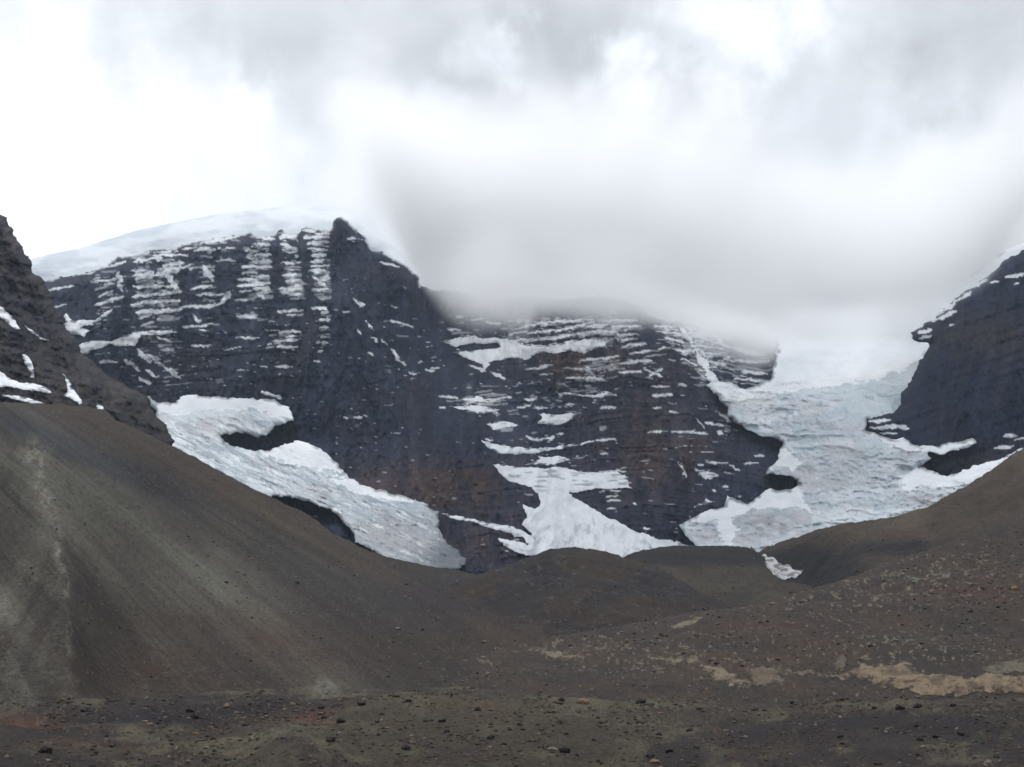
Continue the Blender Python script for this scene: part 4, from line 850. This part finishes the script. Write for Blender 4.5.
CL = [(600, 640, 70, 9), (820, 598, 70, 16), (930, 585, 80, 22), (920, 648, 100, 12), (690, 655, 80, 14), (960, 620, 60, 20), (860, 668, 90, 5), (700, 630, 90, 10)]
n = 0
while n < 120:
    cx, cy, rx, ry = R.choice(CL)
    px, row = R.gauss(cx, rx * .6), R.gauss(cy, ry * .6)
    if not 450 < px < 1022: continue
    if row < np.interp(px, [450, 530, 700, 760, 830, 940, 1040], [662, 643, 614, 609, 587, 549, 510]): continue
    k = R.choices(['dark', 'rusty', 'pale', 'tan'], [.26, .28, .36, .10])[0]
    l, g = LAB[('bslope', k)]
    if boulder(px, row, R.uniform(2.5, 5.5), k, 'bslope', l, g, .7): n += 1
n = 0
while n < 30:
    px, row = R.uniform(5, 470), R.uniform(500, 690)
    if row < np.interp(px, [0, 105, 172, 255, 388, 470], [480, 500, 520, 540, 580, 600]): continue
    k = R.choices(['dark', 'rusty', 'pale'], [.5, .15, .35])[0]
    l, g = LAB[('slope', k)]
    if boulder(px, row, R.uniform(2.2, 4.5), k, 'slope', l, g): n += 1

# countless small stones: one mass
def stones(n, key, fn, smin, smax, mat, name, label, seed):
    import bmesh
    bm = bmesh.new(); bmesh.ops.create_icosphere(bm, subdivisions=1, radius=1)
    bv = np.array([v.co[:] for v in bm.verts]); bf = np.array([[v.index for v in f.verts] for f in bm.faces]); bm.free()
    r = np.random.default_rng(seed)
    px, row = fn(r, n)
    cl = fbm(px / 45, row / 11, o=3, seed=seed + 40) * 1.6 + .55 > r.random(n)
    px, row = px[cl], row[cl]
    Y, dz = sample(key, px, row); ok = np.isfinite(Y); px, row, Y, dz = px[ok], row[ok], Y[ok], dz[ok]
    n = len(px); P = world(px, row, Y); P[:, 2] += dz
    s = (smin + (smax - smin) * r.random(n) ** 3) * Y / F / 2
    V = bv[None] * (1 + .22 * r.normal(size=(n, len(bv), 1))) * np.stack([s * r.uniform(.9, 1.5, n), s * r.uniform(.8, 1.2, n), s * r.uniform(.5, .9, n)], 1)[:, None]
    V = V + P[:, None] + np.array([0, 0, .15]) * s[:, None, None]
    Fc = (bf[None] + (np.arange(n) * len(bv))[:, None, None]).reshape(-1, 3)
    pal = 1.5 * np.array([ln(52, 49, 50), ln(62, 58, 55), ln(76, 66, 58), ln(86, 82, 74), ln(116, 110, 100), ln(104, 82, 66)])
    c = pal[r.choice(len(pal), n, p=[.16, .26, .22, .22, .09, .05])] * r.uniform(.75, 1.3, (n, 1))
    C = np.repeat(c, len(bv), 0)
    o = link_mesh(name, V.reshape(-1, 3), Fc, mat, C, smooth=False)
    return tag(o, label, 'rubble', kind='stuff')
stones(14000, 'fg', lambda r, n: (r.uniform(-60, 1084, n), 692 + 110 * r.random(n)), 1.0, 5.0, M_RUBBLE, 'rubble', 'countless small stones littering the near ground', 91)
stones(8000, 'bslope', lambda r, n: (r.uniform(440, 1100, n), r.uniform(500, 705, n)), .8, 3.2, M_RUBBLE, 'rubble', 'countless small stones littering the boulder slope', 92)
stones(5000, 'slope', lambda r, n: (r.uniform(-60, 520, n), 705 - 230 * r.random(n) ** 1.6), .7, 2.4, M_RUBBLE, 'rubble', 'countless small stones littering the scree slope', 93)

stones(3000, 'ridge', lambda r, n: (r.uniform(740, 1120, n), r.uniform(450, 610, n)), .7, 2.0, M_RUBBLE, 'rubble', 'countless small stones on the smooth brown ridge', 94)
stones(2500, 'hill1', lambda r, n: (r.uniform(430, 740, n), r.uniform(548, 640, n)), .7, 2.0, M_RUBBLE, 'rubble', 'countless small stones on the rounded dark hill', 95)
stones(1800, 'hill2', lambda r, n: (r.uniform(600, 830, n), r.uniform(546, 620, n)), .7, 1.8, M_RUBBLE, 'rubble', 'countless small stones on the low olive hill', 96)

# ---------------------------------------------------------------- camera
cam = bpy.data.objects.new('camera', bpy.data.cameras.new('camera')); COL.objects.link(cam)
cam.data.sensor_width = 36; cam.data.lens = 36 * F / 1024
cam.data.shift_y = (HZ - 383.5) / 1024
cam.data.clip_end = 60000; cam.data.clip_start = 0.5
cam.rotation_euler = (math.radians(90), 0, 0)
SC.camera = cam

# ---------------------------------------------------------------- sky
SUN_EL, SUN_AZ = math.radians(58), math.radians(-18)       # azimuth from +Y, negative = left
W = bpy.data.worlds.new('World'); SC.world = W; W.use_nodes = True
nt = W.node_tree; N, L = nt.nodes, nt.links; N.clear()
out = N.new('ShaderNodeOutputWorld'); bg = N.new('ShaderNodeBackground'); bg.inputs['Strength'].default_value = 0.1
sky = N.new('ShaderNodeTexSky'); sky.sky_type = 'NISHITA'; sky.sun_disc = False; sky.sun_elevation = SUN_EL; sky.sun_rotation = SUN_AZ; sky.altitude = 2000
tc = N.new('ShaderNodeTexCoord')
def math_node(op, a, b=None, c=None, clamp=False):
    m = N.new('ShaderNodeMath'); m.operation = op; m.use_clamp = clamp
    for i, v in enumerate((a, b, c)):
        if v is None: continue
        if isinstance(v, (int, float)): m.inputs[i].default_value = v
        else: L.new(v, m.inputs[i])
    return m.outputs[0]
nz = N.new('ShaderNodeTexNoise'); nz.inputs['Scale'].default_value = 12; nz.inputs['Detail'].default_value = 6; nz.inputs['Roughness'].default_value = .55
L.new(tc.outputs['Generated'], nz.inputs['Vector'])
sub = N.new('ShaderNodeVectorMath'); sub.operation = 'SUBTRACT'; L.new(nz.outputs['Color'], sub.inputs[0]); sub.inputs[1].default_value = (.5, .5, .5)
scl = N.new('ShaderNodeVectorMath'); scl.operation = 'SCALE'; L.new(sub.outputs[0], scl.inputs[0]); scl.inputs[3].default_value = 0.20
add = N.new('ShaderNodeVectorMath'); add.operation = 'ADD'; L.new(tc.outputs['Generated'], add.inputs[0]); L.new(scl.outputs[0], add.inputs[1])
def dirn(px, row):
    v = np.array([(px - 512) / F, 1, (HZ - row) / F]); return v / np.linalg.norm(v)
ZEN = 1.0
BLOBS = [(40, 110, 190, .40), (20, 200, 150, .25), (250, 112, 55, .22), (265, 185, 80, .20), (410, 125, 40, .16), (385, 60, 40, .08), (608, 70, 44, .36), (495, 60, 50, .18), (735, 22, 80, .30), (800, 42, 50, .18), (850, 20, 60, .08), (920, 190, 120, .22), (800, 210, 70, .10), (665, 98, 30, .15), (530, 65, 30, .15),
         (520, 165, 70, -.10), (700, 175, 90, -.12), (860, 150, 60, -.06), (200, 40, 120, -.05), (300, 60, 120, -.08), (470, 25, 120, -.08), (660, 150, 90, -.06), (1000, 70, 90, -.08), (950, 60, 60, -.05), (650, 170, 90, -.05), (560, 20, 60, -.06), (1040, 190, 50, -.10)]
val = None
for px, row, rad, amp in BLOBS:
    d = N.new('ShaderNodeVectorMath'); d.operation = 'DISTANCE'; L.new(add.outputs[0], d.inputs[0]); d.inputs[1].default_value = dirn(px, row)
    mr = N.new('ShaderNodeMapRange'); mr.interpolation_type = 'SMOOTHERSTEP'
    mr.inputs[1].default_value = 0; mr.inputs[2].default_value = rad * 1.35 / F; mr.inputs[3].default_value = amp; mr.inputs[4].default_value = 0
    L.new(d.outputs['Value'], mr.inputs[0])
    val = mr.outputs[0] if val is None else math_node('ADD', val, mr.outputs[0])
nz2 = N.new('ShaderNodeTexNoise'); nz2.inputs['Scale'].default_value = 8; nz2.inputs['Detail'].default_value = 8; nz2.inputs['Roughness'].default_value = .55; nz2.inputs['Distortion'].default_value = .4
L.new(tc.outputs['Generated'], nz2.inputs['Vector'])
v2 = math_node('MULTIPLY_ADD', nz2.outputs['Fac'], 0.58, 0.41)
sz = N.new('ShaderNodeSeparateXYZ'); L.new(tc.outputs['Generated'], sz.inputs[0])
zd = N.new('ShaderNodeVectorMath'); zd.operation = 'DOT_PRODUCT'; L.new(tc.outputs['Generated'], zd.inputs[0]); zd.inputs[1].default_value = (-.12, .48, .87)
zen = N.new('ShaderNodeMapRange'); zen.interpolation_type = 'SMOOTHSTEP'; zen.inputs[1].default_value = .80; zen.inputs[2].default_value = .99; zen.inputs[3].default_value = 0; zen.inputs[4].default_value = 1.45   # the veiled sun stands high ahead
L.new(zd.outputs['Value'], zen.inputs[0])
tot = math_node('ADD', math_node('ADD', val, v2), zen.outputs[0])
tot10 = math_node('MULTIPLY', tot, 10.0)
cc = N.new('ShaderNodeCombineColor')
L.new(math_node('MULTIPLY', tot10, .96), cc.inputs[0]); L.new(tot10, cc.inputs[1]); L.new(math_node('MULTIPLY', tot10, 1.065), cc.inputs[2])
mx = N.new('ShaderNodeMix'); mx.data_type = 'RGBA'; mx.inputs[0].default_value = 0.96
L.new(sky.outputs[0], mx.inputs[6]); L.new(cc.outputs[0], mx.inputs[7]); L.new(mx.outputs[2], bg.inputs[0]); L.new(bg.outputs[0], out.inputs[0])

sun = bpy.data.objects.new('sun', bpy.data.lights.new('sun', 'SUN')); COL.objects.link(sun)
sun.data.energy = 1.0; sun.data.angle = math.radians(20); sun.data.color = (1, .98, .96)
sun.rotation_euler = (math.radians(90) - SUN_EL, 0, math.pi - SUN_AZ)

# ---------------------------------------------------------------- cloud resting on the mountain
def box(name, lo, hi, mat):
    lo, hi = np.array(lo, float), np.array(hi, float)
    V = np.array([[x, y, z] for x in (0, 1) for y in (0, 1) for z in (0, 1)]) * (hi - lo) + lo
    Fc = np.array([[0, 1, 3, 2], [4, 6, 7, 5], [0, 4, 5, 1], [2, 3, 7, 6], [0, 2, 6, 4], [1, 5, 7, 3]])
    return link_mesh(name, V, Fc, mat, smooth=False, origin=np.zeros(3))
CLOUD = True; HAZE = True
if CLOUD:
    m, ntc, N, L = nodes_of('cloud_vapour')
    out = N.new('ShaderNodeOutputMaterial'); vol = N.new('ShaderNodeVolumePrincipled')
    vol.inputs['Color'].default_value = (1, 1, 1, 1); vol.inputs['Anisotropy'].default_value = .62
    tcc = N.new('ShaderNodeTexCoord'); sx = N.new('ShaderNodeSeparateXYZ'); L.new(tcc.outputs['Object'], sx.inputs[0])
    nn = N.new('ShaderNodeTexNoise'); nn.inputs['Scale'].default_value = 1 / 360; nn.inputs['Detail'].default_value = 4; nn.inputs['Roughness'].default_value = .5
    L.new(tcc.outputs['Object'], nn.inputs['Vector'])
    nf = math_node('SUBTRACT', nn.outputs['Fac'], .5)
    # height of the cloud base along the range (x in metres at about 4300 m)
    fc = N.new('ShaderNodeFloatCurve')
    K = [(-1900, 1700), (-1200, 1560), (-850, 1475), (-620, 1420), (-480, 1330), (-390, 1215), (-280, 1085), (-60, 1018), (350, 985), (560, 975), (820, 925), (1080, 862), (1350, 880), (1480, 980), (1600, 1110), (1780, 1260), (1950, 1400), (2100, 1450), (2600, 1480)]
    X0, X1, Z0, Z1 = -2000.0, 2700.0, 800.0, 1800.0
    cu = fc.mapping.curves[0]
    pts = [((x - X0) / (X1 - X0), (z - Z0) / (Z1 - Z0)) for x, z in K]
    cu.points[0].location = pts[0]; cu.points[1].location = pts[-1]
    for p in pts[1:-1]: cu.points.new(*p)
    fc.mapping.update()
    L.new(math_node('MULTIPLY_ADD', sx.outputs[0], 1 / (X1 - X0), -X0 / (X1 - X0)), fc.inputs['Value'])
    zb = math_node('MULTIPLY_ADD', fc.outputs[0], Z1 - Z0, Z0)
    h = math_node('SUBTRACT', sx.outputs[2], zb)
    nb = N.new('ShaderNodeTexNoise'); nb.inputs['Scale'].default_value = 1 / 850; nb.inputs['Detail'].default_value = 5; nb.inputs['Roughness'].default_value = .6; nb.inputs['Distortion'].default_value = .6
    L.new(tcc.outputs['Object'], nb.inputs['Vector'])
    nbf = math_node('SUBTRACT', nb.outputs['Fac'], .5)
    h = math_node('MULTIPLY_ADD', nf, 420, h)
    ramp = N.new('ShaderNodeMapRange'); ramp.interpolation_type = 'SMOOTHSTEP'
    ramp.inputs[1].default_value = -55; ramp.inputs[2].default_value = 75; ramp.inputs[3].default_value = 0; ramp.inputs[4].default_value = .0058
    L.new(h, ramp.inputs[0])
    tp = N.new('ShaderNodeMapRange'); tp.interpolation_type = 'SMOOTHSTEP'; tp.inputs[1].default_value = 1980; tp.inputs[2].default_value = 1500; tp.inputs[3].default_value = 0; tp.inputs[4].default_value = 1
    L.new(math_node('MULTIPLY_ADD', nf, 500, sx.outputs[2]), tp.inputs[0])
    th = N.new('ShaderNodeMapRange'); th.interpolation_type = 'SMOOTHSTEP'; th.inputs[1].default_value = 560; th.inputs[2].default_value = 90; th.inputs[3].default_value = 0; th.inputs[4].default_value = 1
    L.new(math_node('MULTIPLY_ADD', nbf, -1300, h), th.inputs[0])
    lf = N.new('ShaderNodeMapRange'); lf.interpolation_type = 'SMOOTHSTEP'; lf.inputs[1].default_value = -850; lf.inputs[2].default_value = -150; lf.inputs[3].default_value = .06; lf.inputs[4].default_value = 1
    L.new(math_node('MULTIPLY_ADD', nbf, 1500, sx.outputs[0]), lf.inputs[0])
    L.new(math_node('MAXIMUM', math_node('MULTIPLY', math_node('MULTIPLY', math_node('MULTIPLY', ramp.outputs[0], math_node('MULTIPLY_ADD', nbf, 2.4, 1.0, clamp=False)), lf.outputs[0]), math_node('MULTIPLY', th.outputs[0], tp.outputs[0])), 0.0), vol.inputs['Density'])
    L.new(vol.outputs[0], out.inputs['Volume'])
    cb = box('cloud', (-1950, 3250, 800), (2650, 5400, 2000), m)
    tag(cb, 'soft grey-white cloud bank swallowing the middle of the mountain', 'cloud', kind='stuff')
if HAZE:
    m, ntc, N, L = nodes_of('haze_air')
    out = N.new('ShaderNodeOutputMaterial'); vol = N.new('ShaderNodeVolumePrincipled')
    vol.inputs['Color'].default_value = (.72, .85, 1.0, 1); vol.inputs['Density'].default_value = 1.5e-5; vol.inputs['Anisotropy'].default_value = .3
    L.new(vol.outputs[0], out.inputs['Volume'])
    hb = box('haze', (-13500, -4500, -76), (13500, 22500, 2050), m)
    tag(hb, 'thin bluish haze over the whole valley', 'haze', kind='stuff')

# ---------------------------------------------------------------- render settings
SC.view_settings.view_transform = 'Standard'; SC.view_settings.look = 'None'; SC.view_settings.exposure = 0.13; SC.view_settings.gamma = 1
cy = SC.cycles
cy.max_bounces = 20; cy.diffuse_bounces = 3; cy.glossy_bounces = 2; cy.volume_bounces = 16; cy.transparent_max_bounces = 8
cy.use_denoising = True
cy.volume_step_rate = 1.0; cy.volume_max_steps = 256
